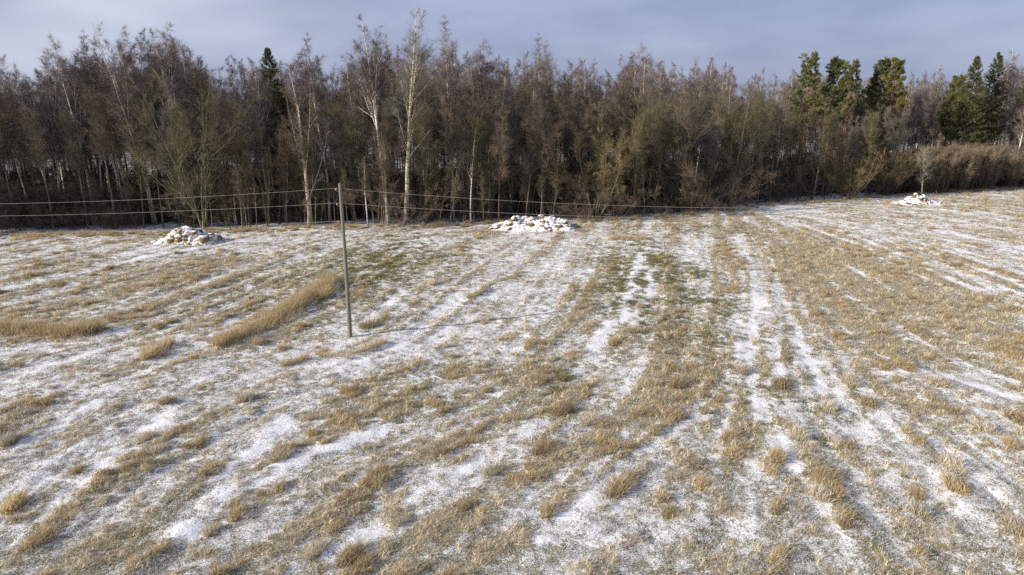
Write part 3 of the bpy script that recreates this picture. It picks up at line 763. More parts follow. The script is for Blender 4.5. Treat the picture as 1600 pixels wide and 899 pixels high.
for (px, back, yt, key, lab) in [
        (240, 10, 26, 'birch2', 'tall forked birch at the left, rising above the broad olive tree'),
        (290, 9, 17, 'birch1', 'tallest birch of the left part, white fork high above the broad olive tree'),
        (152, 12, 40, 'birch1', 'pair topped birch standing above the dark left end of the wood'),
        (515, 7, 54, 'birch0', 'slim white birch behind the top of the utility pole'),
        (190, 13, 50, 'birch0', 'slender birch between the two taller groups of birches at the left'),
        (706, 9, 28, 'birch0', 'narrow birch poking above the skyline right of the two tallest trees'),
        (768, 8, 50, 'birch2', 'wide topped birch on the skyline above the long snowy heap'),
        (846, 12, 54, 'birch0', 'pinkish birch top, highest of the middle skyline'),
        (988, 12, 60, 'birch2', 'broad pinkish birch top on the skyline above the round ochre willow'),
        (1560, 8, 68, 'birch1', 'tall white birch beside the twin dark spruces at the right end')]:
    hero('birch_tree', key, px, back, yt, lab, 'tree', rz=random.uniform(0, 6))
hero('birch_tree', 'birch0', 1577, 3.0, 95, 'white birch leaning steeply to the right at the right edge of the wood', 'tree', top_px=1632)
hero('spruce_tree', 'spruce0', 442, 17, 72, 'single dark spruce spire in the left half of the skyline', 'spruce')
hero('spruce_tree', 'spruce1', 1523, 8.5, 80, 'right one of the two tall dark spruces at the right', 'spruce')
hero('spruce_tree', 'spruce0', 1492, 8, 86, 'left and bushier one of the two tall dark spruces at the right', 'spruce', rz=2.0)
hero('spruce_tree', 'spruce1', 1345, 12, 104, 'dark spruce half hidden behind the yellow green pine', 'spruce', rz=1.0)
for (px, back, yt, key, lab) in [
        (1248, 10, 84, 'pine0', 'narrow green pine, leftmost of the three pines together'),
        (1285, 9, 90, 'pine1', 'round green pine, middle of the three pines together'),
        (1312, 12, 96, 'pine0', 'darker pine, rightmost of the three pines together'),
        (1355, 14, 92, 'pine1', 'dark pine crown behind the yellow green pine'),
        (1374, 7, 92, 'pine2', 'sunlit yellow green pine with a slim orange trunk'),
        (1466, 12, 118, 'pine1', 'low pine crown on the left flank of the twin spruces'),
        (1582, 9, 104, 'pine0', 'green pine crown at the far right edge of the wood')]:
    hero('pine_tree', key, px, back, yt, lab, 'pine', rz=random.uniform(0, 6))
hero('willow_tree', 'h20', 930, 0.3, 192, 'rounded ochre willow lit by the sun, right of the long snowy heap', 'willow',
     lambda H: make_bare(20, H, 0.13, stems=9, spread=0.62, t0=0.3, n1=110, l1=(1.2, 2.8), a1=(0.4, 0.9), up1=0.06, n2=8, n3=9, n3b=6, tw=(0.3, 0.7), twr=0.010, tup=0.03, wob=0.08, crown_top=0.7),
     'bark_olive', 'twig_ochre')
hero('broad_tree', 'h21', 318, 4.5, 112, 'broad olive tinted bare tree behind the left snowy heap', 'tree',
     lambda H: make_bare(21, H, 0.22, stems=4, spread=0.28, t0=0.12, n1=88, l1=(2.6, 5.4), a1=(0.5, 1.0), up1=0.07, n2=9, n3=13, n3b=8, tw=(0.35, 0.9), twr=0.0075, tup=0.02, forks=9, fork_t=(0.1, 0.4), fork_a=(0.3, 0.7), wob=0.05, crown_top=0.55),
     'bark_olive', 'twig_olive')
hero('bare_tree', 'broad1', 1060, 3.5, 118, 'pale limbed spreading tree in the middle of the wood, left of a similar one', 'tree', rz=0.4)
hero('bare_tree', 'broad0', 1140, 4.0, 112, 'wide pale limbed tree above the brown thorn bush, left of the pines', 'tree', rz=2.2)
hero('bare_tree', 'broad1', 765, 3.0, 150, 'slanting pale limbed tree behind the long snowy heap', 'tree', rz=3.6)
hero('bare_tree', 'h22', 1440, -1.2, 226, 'small bare tree with pale stem standing alone behind the right snowy heap', 'tree',
     lambda H: make_bare(22, H, 0.13, t0=0.25, n1=44, l1=(1.0, 2.2), a1=(0.7, 1.2), up1=0.03, n2=6, n3=5, n3b=4, tw=(0.3, 0.7), twr=0.009, tup=0.02, wob=0.04, crown_top=0.4),
     'bark_pale', 'twig_pale', top_px=1452)
for (px, back, yt, key, lab, sc) in [
        (1080, 0.8, 252, 'shrub0', 'dense brown bush at the field edge right of the ochre willow', 1.0),
        (900, 0.3, 296, 'shrub0', 'low brown shrub at the left foot of the rounded ochre willow', 1.0),
        (955, 0.2, 290, 'shrub2', 'low reddish shrub at the right foot of the rounded ochre willow', 1.0),
        (632, 0.6, 290, 'shrub2', 'reddish shrub hiding the foot of the tallest pale tree', 1.0),
        (1120, 1.2, 262, 'shrub2', 'reddish brown bush at the right flank of the dense brown bush', 1.0),
        (1325, 1.2, 244, 'rods0', 'ochre willow bush at the field edge, left of a twin bush', 1.0),
        (1383, 1.0, 238, 'rods1', 'ochre willow bush with long upright rods left of the right snowy heap', 1.0)]:
    o = hero('willow_bush' if key[:4] == 'rods' else 'thorn_bush', key, px, back, yt, lab, 'bush', rz=random.uniform(0, 6))
    o.scale[0] *= 1.15; o.scale[1] *= 1.15

# --- the rows of the wood, one object a tree
SECTIONS = [(130, 'at the dark left end'), (215, 'under the left tall birches'), (300, 'beside the broad olive tree'), (430, 'left of the spruce spire'),
            (545, 'behind the top of the utility pole'), (680, 'around the two tallest trees'), (760, 'left of the long snowy heap'), (850, 'behind the long snowy heap'),
            (1010, 'around the rounded ochre willow'), (1100, 'above the dense brown bush'), (1210, 'left of the pines'), (1320, 'under the three pines together'),
            (1440, 'around the yellow green pine'), (9999, 'around the two tall dark spruces')]
def section(px): return 'left' if px < 430 else 'middle' if px < 900 else 'centre right' if px < 1220 else 'right'
def where(px): return next(w for lim, w in SECTIONS if px < lim)
def size_word(H, a, c): return 'short' if H < a else 'middling' if H < c else 'tall'
taken = []
def scatter(n, lo, hi, mind, pxr=(-40, 1640), tries=40):
    res = []
    for i in range(n):
        for _ in range(tries):
            px = random.uniform(*pxr); back = random.uniform(lo, hi)
            x, y = at_edge(px, back)
            if 1455 < px < 1560 and back < 12: continue
            if 1395 < px and back < 9: continue
            if 880 < px < 985 and back < 4: continue
            if 290 < px < 350 and back < 6: continue
            if (px < 470 or 1120 < px < 1265) and back < (8.0 if px < 330 else 5.0) - 3.0 * vnoise(np.float64(px / 40.0), np.float64(0.5)): continue
            if all((x - a) ** 2 + (y - c) ** 2 > mind * mind for a, c in taken):
                taken.append((x, y)); res.append((px, x, y, back)); break
    return res
# front rows: alders and other bare trees below the skyline
for (px, x, y, back) in scatter(95, 1.5, 10, 1.7):
    H = (top_height(px, y) - floor_z(x, y)) * random.uniform(0.55, 0.82)
    if 1225 < px < 1410: H = min(H, height_at(random.uniform(142, 165), y) - floor_z(x, y))
    w = {'left': (3, 3, 2, 1), 'middle': (3, 3, 4, 1), 'centre right': (3, 4, 1, 2), 'right': (4, 2, 3, 1)}[section(px)]
    k = random.choices(range(4), w)[0]
    lab = f'{size_word(H, 12, 14)} bare {["brown", "olive", "reddish", "grey"][k]} tree in the front rows {where(px)}'
    plant('bare_tree', f'alder{k}', x, y, H, lab, 'tree', lab.replace('tree', 'trees', 1))
for (px, x, y, back) in scatter(110, 9, 26, 1.9):
    H = (top_height(px, y) - floor_z(x, y)) * random.uniform(0.70, 0.93)
    if 1225 < px < 1410 and back < 14: H = min(H, height_at(random.uniform(140, 160), y) - floor_z(x, y))
    k = random.choices(range(4), (4, 2, 4, 2))[0]
    lab = f'{size_word(H, 15.5, 18)} bare {["brown", "olive", "reddish", "grey"][k]} tree in the back rows {where(px)}'
    plant('bare_tree', f'alder{k}', x, y, H, lab, 'tree', lab.replace('tree', 'trees', 1))
for (px, x, y, back) in scatter(74, 8, 24, 1.9):
    H = (top_height(px, y, random.choice([-2, 4, 14, 26, 30])) - floor_z(x, y)) * random.uniform(0.95, 1.0)
    if 1225 < px < 1410 and back < 15: continue
    k = random.choices(range(3), (3, 3, 3))[0]
    lab = f'{["slim white", "forked white", "many topped pinkish"][k]} birch rising to the skyline {where(px)}'
    plant('birch_tree', f'birch{k}', x, y, H, lab, 'tree', lab.replace('birch', 'birches', 1))
taken = []
for (px, x, y, back) in scatter(120, 0.2, 7, 0.9):
    H = random.uniform(5, 10.5)
    k = random.choices(range(3), (3, 2, 3))[0]
    if px > 1390: continue
    lab = f'{size_word(H, 6.8, 8.6)} thin {["olive", "pale", "grey"][k]} young tree at the wood edge {where(px)}'
    plant('young_tree', f'sapling{k}', x, y, H, lab, 'young tree', lab.replace('tree', 'trees', 1))
for (px, x, y, back) in scatter(60, 0.8, 8, 1.2):
    if px > 1260 or 450 < px < 640: continue
    k = random.choices(range(3), (5, 1, 3))[0]
    H = random.uniform(1.5, 3.4); lab = f'{size_word(H, 2.2, 2.8)} {["brown", "ochre", "reddish"][k]} leafless shrub at the wood edge {where(px)}'
    plant('wood_shrub', f'shrub{k}', x, y, H, lab, 'shrub', lab.replace('shrub', 'shrubs', 1))
for i in range(84):                                             # the thicket in front of the right end
    px = 1385 + 245 * (i + random.random()) / 84; back = random.uniform(0.5, 6.5) + 2.0 * sstep(1440, 1400, px)
    x, y = at_edge(px, back)
    H = height_at(np.interp(px, [1385, 1450, 1600], [250, 236, 236]) + random.uniform(-12, 16), y) - floor_z(x, y)
    seg = min(5, int((px - 1385) / 41)); pl = ['right of the ochre bushes', 'beside the lone small bare tree', 'right of the lone small bare tree', 'below the twin spruces', 'below the leaning birch', 'at the right picture edge'][seg]
    lab = f'upright {["brown", "reddish"][i % 2]} willow rods {"in front" if back < 3.5 else "further in"} {pl}'
    plant('willow_thicket', f'thicket{i % 2}', x, y, H, lab, 'thicket', lab)

# ------------------------------------------------------------------ scattering with geometry nodes (stuff)
def scatter_stuff(name, variants, mats, pts, var, rot, scl, label, kind='stuff', cat=None):
    """One object: its mesh holds a few small prototypes (attribute variant >= 0) and loose points (variant -1) that carry copies of them."""
    Vs, Fs, vv, mi, sh, n = [], [], [], [], [], 0
    for i, (V_, faces, mat_i, shade) in enumerate(variants):
        Vs.append(V_); vv.append(np.full(len(V_), i)); sh.append(shade)
        for f in faces:
            Fs.append(np.asarray(f) + n); mi.append(np.full(len(f), 0) + mat_i if np.isscalar(mat_i) else mat_i)
        n += len(V_)
    P = len(pts)
    Vs.append(pts); vv.append(np.full(P, -1)); sh.append(np.zeros(P))
    z3 = np.zeros((n, 3))
    me = new_mesh(name, np.concatenate(Vs), Fs, mats, np.concatenate(mi), attrs={
        'variant': ('POINT', np.concatenate(vv).astype(int)), 'pick': ('POINT', np.concatenate([np.full(n, -1), var]).astype(int)),
        'shade': ('POINT', np.concatenate(sh)), 'turn': ('POINT', np.concatenate([z3, rot])), 'size': ('POINT', np.concatenate([z3, scl]))})
    o = link(name, me)
    ng = bpy.data.node_groups.new(name, 'GeometryNodeTree')
    ng.interface.new_socket('Geometry', in_out='INPUT', socket_type='NodeSocketGeometry')
    ng.interface.new_socket('Geometry', in_out='OUTPUT', socket_type='NodeSocketGeometry')
    N = ng.nodes.new; K = ng.links.new
    gi, go, jn = N('NodeGroupInput'), N('NodeGroupOutput'), N('GeometryNodeJoinGeometry')
    def named(a, ty):
        x = N('GeometryNodeInputNamedAttribute'); x.data_type = ty; x.inputs['Name'].default_value = a
        return next(s for s in x.outputs if s.enabled and s.name == 'Attribute')
    def equal(sock, val):
        c = N('FunctionNodeCompare'); c.data_type = 'INT'; c.operation = 'EQUAL'
        ins = [s for s in c.inputs if s.enabled]
        K(sock, ins[0]); ins[1].default_value = val
        return c.outputs[0]
    va, pk, tn, sz = named('variant', 'INT'), named('pick', 'INT'), named('turn', 'FLOAT_VECTOR'), named('size', 'FLOAT_VECTOR')
    for i in range(len(variants)):
        s1_ = N('GeometryNodeSeparateGeometry'); s1_.domain = 'POINT'; K(gi.outputs[0], s1_.inputs[0]); K(equal(va, i), s1_.inputs['Selection'])
        s2_ = N('GeometryNodeSeparateGeometry'); s2_.domain = 'POINT'; K(gi.outputs[0], s2_.inputs[0]); K(equal(pk, i), s2_.inputs['Selection'])
        ip = N('GeometryNodeInstanceOnPoints')
        K(s2_.outputs[0], ip.inputs['Points']); K(s1_.outputs[0], ip.inputs['Instance'])
        er = N('FunctionNodeEulerToRotation'); K(tn, er.inputs[0]); K(er.outputs[0], ip.inputs['Rotation']); K(sz, ip.inputs['Scale'])
        K(ip.outputs[0], jn.inputs[0])
    K(jn.outputs[0], go.inputs[0])
    md = o.modifiers.new('scatter', 'NODES'); md.node_group = ng
    tag(o, label, cat, None, kind)
    return o

# the wood behind the rows and beyond the frame's sides: one mass
def as_variant(accs, mat_ids):
    Vs, Fs, mi, n = [], [], [], 0
    for a, k_ in zip(accs, mat_ids):
        for f in a.faces():
            Fs.append(f + n); mi.append(np.full(len(f), k_))
        Vs.append(a.verts()); n += a.n
    V_ = np.concatenate(Vs)
    return V_, Fs, mi, np.zeros(len(V_))
def flat_variants(vs):
    out_ = []
    for V_, Fs, mi, sh in vs: out_.append((V_, Fs, mi, sh))
    return out_
rg = np.random.default_rng(5)
far = [as_variant(make_bare(900, 16, 0.13, t0=0.2, n1=44, l1=(1.6, 3.4), a1=(0.45, 0.95), up1=0.1, n2=6, n3=7, n3b=5, tw=(0.5, 1.1), twr=0.012, forks=3, wob=0.04, crown_top=0.45), (0, 1)),
       as_variant(make_bare(901, 20, 0.15, t0=0.35, n1=44, l1=(1.4, 2.8), a1=(0.35, 0.8), up1=0.02, n2=6, n3=8, n3b=5, tw=(0.5, 1.1), twr=0.011, tup=-0.14, forks=2, wob=0.035, crown_top=0.45), (2, 3)),
       as_variant(make_bare(902, 3.2, 0.03, stems=18, spread=0.8, t0=0.2, n1=60, l1=(0.6, 1.4), a1=(0.3, 0.8), up1=0.06, n2=5, n3=6, n3b=4, tw=(0.3, 0.6), twr=0.009, wob=0.07, shape='shrub', crown_top=0.8), (4, 5))]
fvars = []
for V_, Fs, mi, sh in far:
    fvars.append((V_, Fs, mi, sh))
def scatter_stuff_multi(name, fvars, *a, **k):
    # faces carry their own material index arrays
    vs = []
    for V_, Fs, mi, sh in fvars: vs.append((V_, Fs, 0, sh))
    o = scatter_stuff(name, vs, *a, **k)
    allm = np.concatenate([np.concatenate(mi) for _, _, mi, _ in fvars])
    o.data.polygons.foreach_set('material_index', allm.astype(np.int32))
    return o
pts, var, scl = [], [], []
for i in range(640):
    px = rg.uniform(-560, 2000); back = rg.uniform(25, 62) if -45 < px < 1645 else rg.uniform(2, 55)
    x, y = at_edge(px, back)
    k_ = int(rg.random() < 0.42)
    H = (top_height(px, y) + 14.0 * 0 - floor_z(x, y)) * (rg.uniform(0.86, 1.0) if k_ else rg.uniform(0.62, 0.92))
    H = min(H, 26)
    pts.append((x, y, floor_z(x, y))); var.append(k_); scl.append(H / (20 if k_ else 16))
for i in range(900):
    px = rg.uniform(-60, 1660); back = rg.uniform(9, 46) if px < 1350 else rg.uniform(9, 40)
    x, y = at_edge(px, back)
    pts.append((x, y, floor_z(x, y))); var.append(2); scl.append(rg.uniform(0.5, 1.6))
rot = np.zeros((len(pts), 3)); rot[:, 2] = rg.uniform(0, 6.28, len(pts))
scatter_stuff_multi('distant_wood', fvars, [M['bark_brown'], M['twig_brown'], M['birch'], M['twig_purple'], M['bark_brown'], M['twig_brown']],
                    np.array(pts), np.array(var), rot, np.repeat(np.array(scl)[:, None], 3, 1), 'mass of leafless trees and undergrowth filling the depth of the wood')

# ------------------------------------------------------------------ grass
def blades(rng, n, rad, h, w, lean=0.5, mean_lean=(0, 0), shade=(0.2, 0.9), seg=2, shape=None, hm=None):
    """Bent tapering blades: verts, tris, shade per vertex."""
    if shape is None:
        a = rng.uniform(0, 6.28, n); r = rad * np.sqrt(rng.uniform(0, 1, n))
        p = np.stack([r * np.cos(a), r * np.sin(a), np.full(n, -0.03)], -1)
    else:
        p = shape(n)
    L_ = rng.uniform(h[0], h[1], n) * (1.0 if hm is None else hm)
    d = norm(np.stack([rng.normal(0, lean, n) + mean_lean[0], rng.normal(0, lean, n) + mean_lean[1], np.ones(n)], -1))
    hz = d * np.array([1, 1, 0])
    mid = p + d * (0.55 * L_)[:, None]
    tip = mid + norm(d + 0.9 * hz + np.array([0, 0, -0.25]))  * (0.45 * L_)[:, None]
    az = rng.uniform(0, 6.28, n); s_ = np.stack([np.cos(az), np.sin(az), np.zeros(n)], -1)
    ww = (w * rng.uniform(0.6, 1.3, n))[:, None]
    V_ = np.stack([p - s_ * ww, p + s_ * ww, mid - s_ * ww * 0.75, mid + s_ * ww * 0.75, tip], 1).reshape(-1, 3)
    o = np.arange(n)[:, None] * 5
    F_ = np.concatenate([o + np.array([0, 1, 3]), o + np.array([0, 3, 2]), o + np.array([2, 3, 4])])
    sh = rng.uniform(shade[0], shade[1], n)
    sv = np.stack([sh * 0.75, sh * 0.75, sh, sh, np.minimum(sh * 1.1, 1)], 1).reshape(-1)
    return V_, F_, sv
rg = np.random.default_rng(21)
gv = []
for i in range(3): gv.append((*[(b_ if j != 1 else [b_]) for j, b_ in enumerate(blades(rg, 46, 0.22, (0.07, 0.20), 0.007, 0.7, (0.25, -0.1), (0.1, 0.95)))][:2], 0, None))
tmp = []
def variant(n, rad, h, w, lean, ml, shade, mi):
    V_, F_, s_ = blades(rg, n, rad, h, w, lean, ml, shade)
    return (V_, [F_], mi, s_)
gv = [variant(44, 0.15, (0.07, 0.19), 0.0075, 0.75, (0.3, -0.1), (0.05, 1.0), 0),
      variant(44, 0.18, (0.05, 0.15), 0.0075, 0.95, (0.2, 0.2), (0.05, 1.0), 0),
      variant(54, 0.14, (0.14, 0.30), 0.0075, 0.55, (0.3, 0.0), (0.1, 0.95), 0),
      variant(80, 0.16, (0.22, 0.44), 0.0075, 0.45, (0.2, -0.1), (0.15, 0.9), 1),
      variant(50, 0.22, (0.05, 0.15), 0.008, 1.1, (0.3, 0.1), (0.0, 1.0), 2),
      variant(50, 0.24, (0.05, 0.13), 0.008, 1.2, (-0.2, 0.2), (0.1, 1.0), 2),
      variant(50, 0.17, (0.08, 0.22), 0.008, 0.7, (0.1, 0.0), (0.0, 1.0), 3)]
# where tufts stand: dense where the snow cover is thin
N0 = 290000
u_ = rg.uniform(0, 1, N0)
Yp = 13.0 + 99.0 * u_ ** 1.35
Xp = rg.uniform(-1, 1, N0) * (0.80 * Yp + 6.0)
ok = beyond(Xp, Yp) < 1.6
# about even per square metre near, thinner far away
Xp, Yp = Xp[ok], Yp[ok]
cv = cover(Xp, Yp); gr = bilin(GREEN, X0, Y0, GS, Xp, Yp)
fine = fbm(Xp, Yp, 1.1, 4, 401, 0.85)
lump = fbm(Xp, Yp, 1.0, 3, 405, 0.6) - 0.035 * bilin(LIC1, X0, Y0, GS, Xp, Yp)
p_straw = 0.015 + 0.72 * (1.0 - sstep(0.36, 0.64, cv + 1.7 * (fine - 0.5)))
r_ = rg.uniform(0, 1, len(Xp))
kk = np.where(r_ < p_straw, rg.choice([0, 1, 2], len(Xp), p=[0.42, 0.40, 0.18]), rg.choice([4, 5], len(Xp)))
tall = (lump > 0.62) & (cv < 0.54) & (rg.uniform(0, 1, len(Xp)) < 0.42)
kk = np.where(tall, np.where(rg.uniform(0, 1, len(Xp)) < 0.3, 3, 2), kk)
kk = np.where(gr * 1.1 > rg.uniform(0, 1, len(Xp)), 6, kk)
ed = beyond(Xp, Yp)
kk = np.where((ed > -1.2) & (lump > 0.5) & (rg.uniform(0, 1, len(Xp)) < 0.3), 3, kk)
p_keep = np.where((kk >= 4) & (kk < 6), 0.50 * (1 - 0.7 * sstep(0.62, 0.95, cv)), 0.64)
p_keep = p_keep * (1 - 0.85 * sstep(0.80, 1.0, cv))
kp = rg.uniform(0, 1, len(Xp)) < p_keep
Xp, Yp, kk, cv = Xp[kp], Yp[kp], kk[kp], cv[kp]
Zp = ground_z(Xp, Yp)
n_ = len(Xp)
rot = np.zeros((n_, 3)); rot[:, 2] = rg.normal(0, 0.9, n_)
sc = rg.uniform(0.7, 1.25, n_) * (1 + 0.004 * Yp)
scl = np.stack([sc * 1.1, sc * 1.1, sc * np.where((kk == 2) | (kk == 3), rg.uniform(0.7, 1.1, n_), rg.uniform(0.4, 0.85, n_))], -1)
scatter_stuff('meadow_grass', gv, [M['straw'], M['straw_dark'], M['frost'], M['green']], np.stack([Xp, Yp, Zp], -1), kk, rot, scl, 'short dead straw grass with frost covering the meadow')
print('tufts', n_)

# --- tall grass banks, one object each
def grass_bank(line, width, h, dens, label, mat='straw_dark', seed=0, ml=(0.22, -0.05)):
    rng = np.random.default_rng(seed)
    q = np.array([ground_at(*p_) for p_ in line])
    seg = np.linalg.norm(np.diff(q, axis=0), axis=1); cum = np.concatenate([[0], np.cumsum(seg)])
    c0 = q.mean(0)
    n = int(dens * cum[-1] * width * 2)
    s_ = rng.uniform(0, cum[-1], n)
    # heads of the bank thin out; clumps along it
    cl = fbm(s_, s_ * 0 + seed, 0.9, 2, seed)
    off = rng.normal(0, width * 0.55, n) * (0.5 + 0.9 * cl) * np.sqrt(np.clip(np.minimum(s_, cum[-1] - s_) / 1.0, 0.25, 1))
    x = np.interp(s_, cum, q[:, 0]); y = np.interp(s_, cum, q[:, 1])
    tx = np.gradient(np.interp(np.linspace(0, cum[-1], 50), cum, q[:, 0])); ty = np.gradient(np.interp(np.linspace(0, cum[-1], 50), cum, q[:, 1]))
    k_ = np.clip((s_ / cum[-1] * 49).astype(int), 0, 49); tn = np.hypot(tx, ty)[k_]
    x = x - ty[k_] / tn * off; y = y + tx[k_] / tn * off
    z = ground_z(x, y) - 0.03
    P = np.stack([x - c0[0], y - c0[1], z], -1)
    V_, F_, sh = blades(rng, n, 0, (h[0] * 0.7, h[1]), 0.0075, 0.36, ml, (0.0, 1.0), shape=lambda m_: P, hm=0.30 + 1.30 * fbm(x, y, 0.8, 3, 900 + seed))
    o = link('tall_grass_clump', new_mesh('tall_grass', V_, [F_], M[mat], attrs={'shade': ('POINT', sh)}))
    o.location = (c0[0], c0[1], 0)
    return tag(o, label, 'grass clump', 'clumps of tall dry grass in the meadow')
grass_bank([(-30, 520), (60, 522), (120, 524), (162, 518)], 0.75, (0.55, 1.15), 420, 'long clump of tall brown grass running off the left edge of the picture', seed=1)
grass_bank([(335, 545), (380, 525), (430, 500), (480, 470), (515, 448)], 0.85, (0.55, 1.2), 420, 'longest bank of tall tan grass, slanting down left from the utility pole', seed=2)
grass_bank([(505, 470), (512, 455), (508, 440)], 0.6, (0.6, 1.2), 420, 'upright tan grass at the upper end of the longest grass bank beside the pole', seed=3)
grass_bank([(222, 566), (245, 550), (266, 536)], 0.5, (0.5, 1.0), 420, 'short slanting clump of tall grass left of the longest grass bank', seed=4)
grass_bank([(562, 515), (585, 508), (606, 498)], 0.55, (0.5, 0.95), 400, 'tan grass clump just right of the foot of the utility pole', seed=5)
grass_bank([(438, 572), (460, 566), (482, 560)], 0.45, (0.4, 0.85), 400, 'rounded grass clump below the longest bank, left of the pole foot', seed=6)
grass_bank([(492, 552), (515, 558), (540, 556), (570, 548), (604, 536)], 0.28, (0.3, 0.65), 420, 'dark curved strip of grass just below the foot of the utility pole', seed=7)
grass_bank([(950, 376), (975, 372), (1010, 372)], 0.9, (0.3, 0.6), 200, 'flat reddish brown grass patch near the field edge above the green strip', seed=8)
grass_bank([(690, 545), (706, 540)], 0.2, (0.25, 0.45), 300, 'tiny grass clump on open snowy ground right of the pole', seed=9)
grass_bank([(20, 377), (45, 372), (70, 370)], 0.6, (0.35, 0.7), 250, 'dark weedy clump at the field edge, far left', seed=10)
grass_bank([(120, 372), (145, 370)], 0.6, (0.35, 0.7), 250, 'dark weedy clump at the field edge between the far left and the snowy heap', seed=12)

# --- tussocks: small clumps one can count
tus = []
for i in range(4):
    rng_ = np.random.default_rng(700 + i)
    V_, F_, sh = blades(rng_, 520, 0.26, (0.22, 0.50), 0.0075, 0.50, (0.25, -0.05), (0.05, 1.0))
    V_[:, 0] *= 1.0 + 0.25 * (i % 2)
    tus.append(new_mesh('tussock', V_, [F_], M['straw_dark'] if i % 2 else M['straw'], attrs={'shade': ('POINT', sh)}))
TUS = [  # px, py, width px, label
    (438, 712, 46, 'round straw tussock at the upper end of the brushed snow bank'), (727, 790, 32, 'round tussock alone on snow near the bottom middle'),
    (768, 735, 40, 'loose tan tussock on the snow streak in the lower middle'), (690, 705, 28, 'small tussock left of the snow streak in the lower middle'),
    (625, 812, 34, 'olive tussock at the dark spot of the lower middle snow streak'), (545, 868, 52, 'wide tussock pair near the bottom edge, left of the middle'),
    (490, 862, 40, 'slanting tussock near the bottom edge, left of the wide pair'), (965, 765, 52, 'tallest tussock of the lower middle, left of the bright snow'),
    (1088, 725, 36, 'upright narrow tussock above the bright snow of the lower right middle'), (1043, 803, 32, 'dense tussock below the narrow upright one'),
    (1283, 775, 46, 'large tussock in the lower right, between two snow gaps'), (1318, 822, 26, 'little tussock below the large one of the lower right'),
    (1490, 730, 56, 'dark big tussock at the left brink of the wide snow patch, upper one'), (1495, 765, 44, 'dark big tussock at the left brink of the wide snow patch, lower one'),
    (1440, 800, 40, 'tussock left of the grassy tongue at the lower right'), (1433, 770, 30, 'small tussock above the tongue at the lower right'),
    (1590, 830, 50, 'grass tussock cut by the right edge near the bottom'), (1590, 655, 50, 'tan tussock at the right edge above the wide snow patch'),
    (1540, 672, 40, 'dark edged tussock on snow left of the right edge'), (1578, 695, 32, 'lone tussock inside the wide snow patch at the right'),
    (1330, 600, 40, 'tan tussock in the right middle of the meadow'), (1360, 632, 36, 'tan tussock right of the wheel tracks'), (1295, 640, 40, 'tussock beside the right wheel track'),
    (1215, 715, 40, 'tussock at the lower end of the left wheel track'), (1248, 680, 40, 'tussock between the two wheel tracks'), (1220, 605, 44, 'tussock row piece left of the wheel tracks'),
    (1465, 600, 44, 'tussock above the snow strip at the right'), (1410, 575, 40, 'tussock in the tan field at the right, above the snow strip'),
    (385, 622, 36, 'dark small tussock on the snow in the left middle'), (310, 690, 28, 'dark small tussock in the lower left middle'), (225, 684, 40, 'flat slanting tussock in the lower left'),
    (120, 732, 24, 'dark dot like tussock on the snow at the lower left'), (245, 702, 34, 'tan tussock in the lower left above the brushed snow bank'), (20, 790, 50, 'wide tan tussock at the left edge, lower part'),
    (15, 690, 40, 'tan tussock at the left edge, below the tall clump'), (60, 845, 50, 'dark wide tussock at the lower left corner'), (330, 828, 34, 'tussock at the lower end of the brushed snow bank'),
    (505, 548, 20, 'thin tussock near the dark strip below the pole'), (860, 560, 26, 'olive tussock left of the short snowy track'), (880, 588, 32, 'fresh green grass tuft in the middle of the meadow'),
    (1000, 480, 22, 'tan tuft splitting the short snowy track'), (958, 535, 26, 'dark tuft at the lower end of the short snowy track'), (1030, 500, 20, 'tuft right of the short snowy track'),
    (850, 700, 48, 'long slanting tussock under the middle of the meadow'), (920, 655, 44, 'slanting tussock below the green tuft'), (880, 640, 44, 'dark slanting tussock just below the green tuft'),
    (1160, 580, 34, 'tussock touching the left wheel track'), (1060, 600, 40, 'tan tussock between the short snowy track and the wheel tracks'), (675, 445, 24, 'small tan tussock right of the green patch by the pole'),
]
random.seed(3)
for i, (px, py, wpx, lab) in enumerate(TUS):
    x, y = ground_at(px, py + 2)
    w = wpx / FPX * math.hypot(y, CAM_H)
    o = link('grass_tussock', tus[i % 4])
    if px == 880 and py == 588:
        o.data = tus[0].copy(); o.data.materials.clear(); o.data.materials.append(M['green'])
    s = w / 0.80
    o.location = (x, y, float(ground_z(x, y)) - 0.02)
    a_ = float(flow_angle(np.array([x]), np.array([y]))[0])
    o.rotation_euler = (0, 0, a_ + random.uniform(-0.2, 0.2))
    o.scale = (s * 1.15, s * 0.8, max(0.8, min(1.5, s)) * random.uniform(0.8, 1.0))
    tag(o, lab, 'grass tussock', 'tussocks on the snowy meadow')

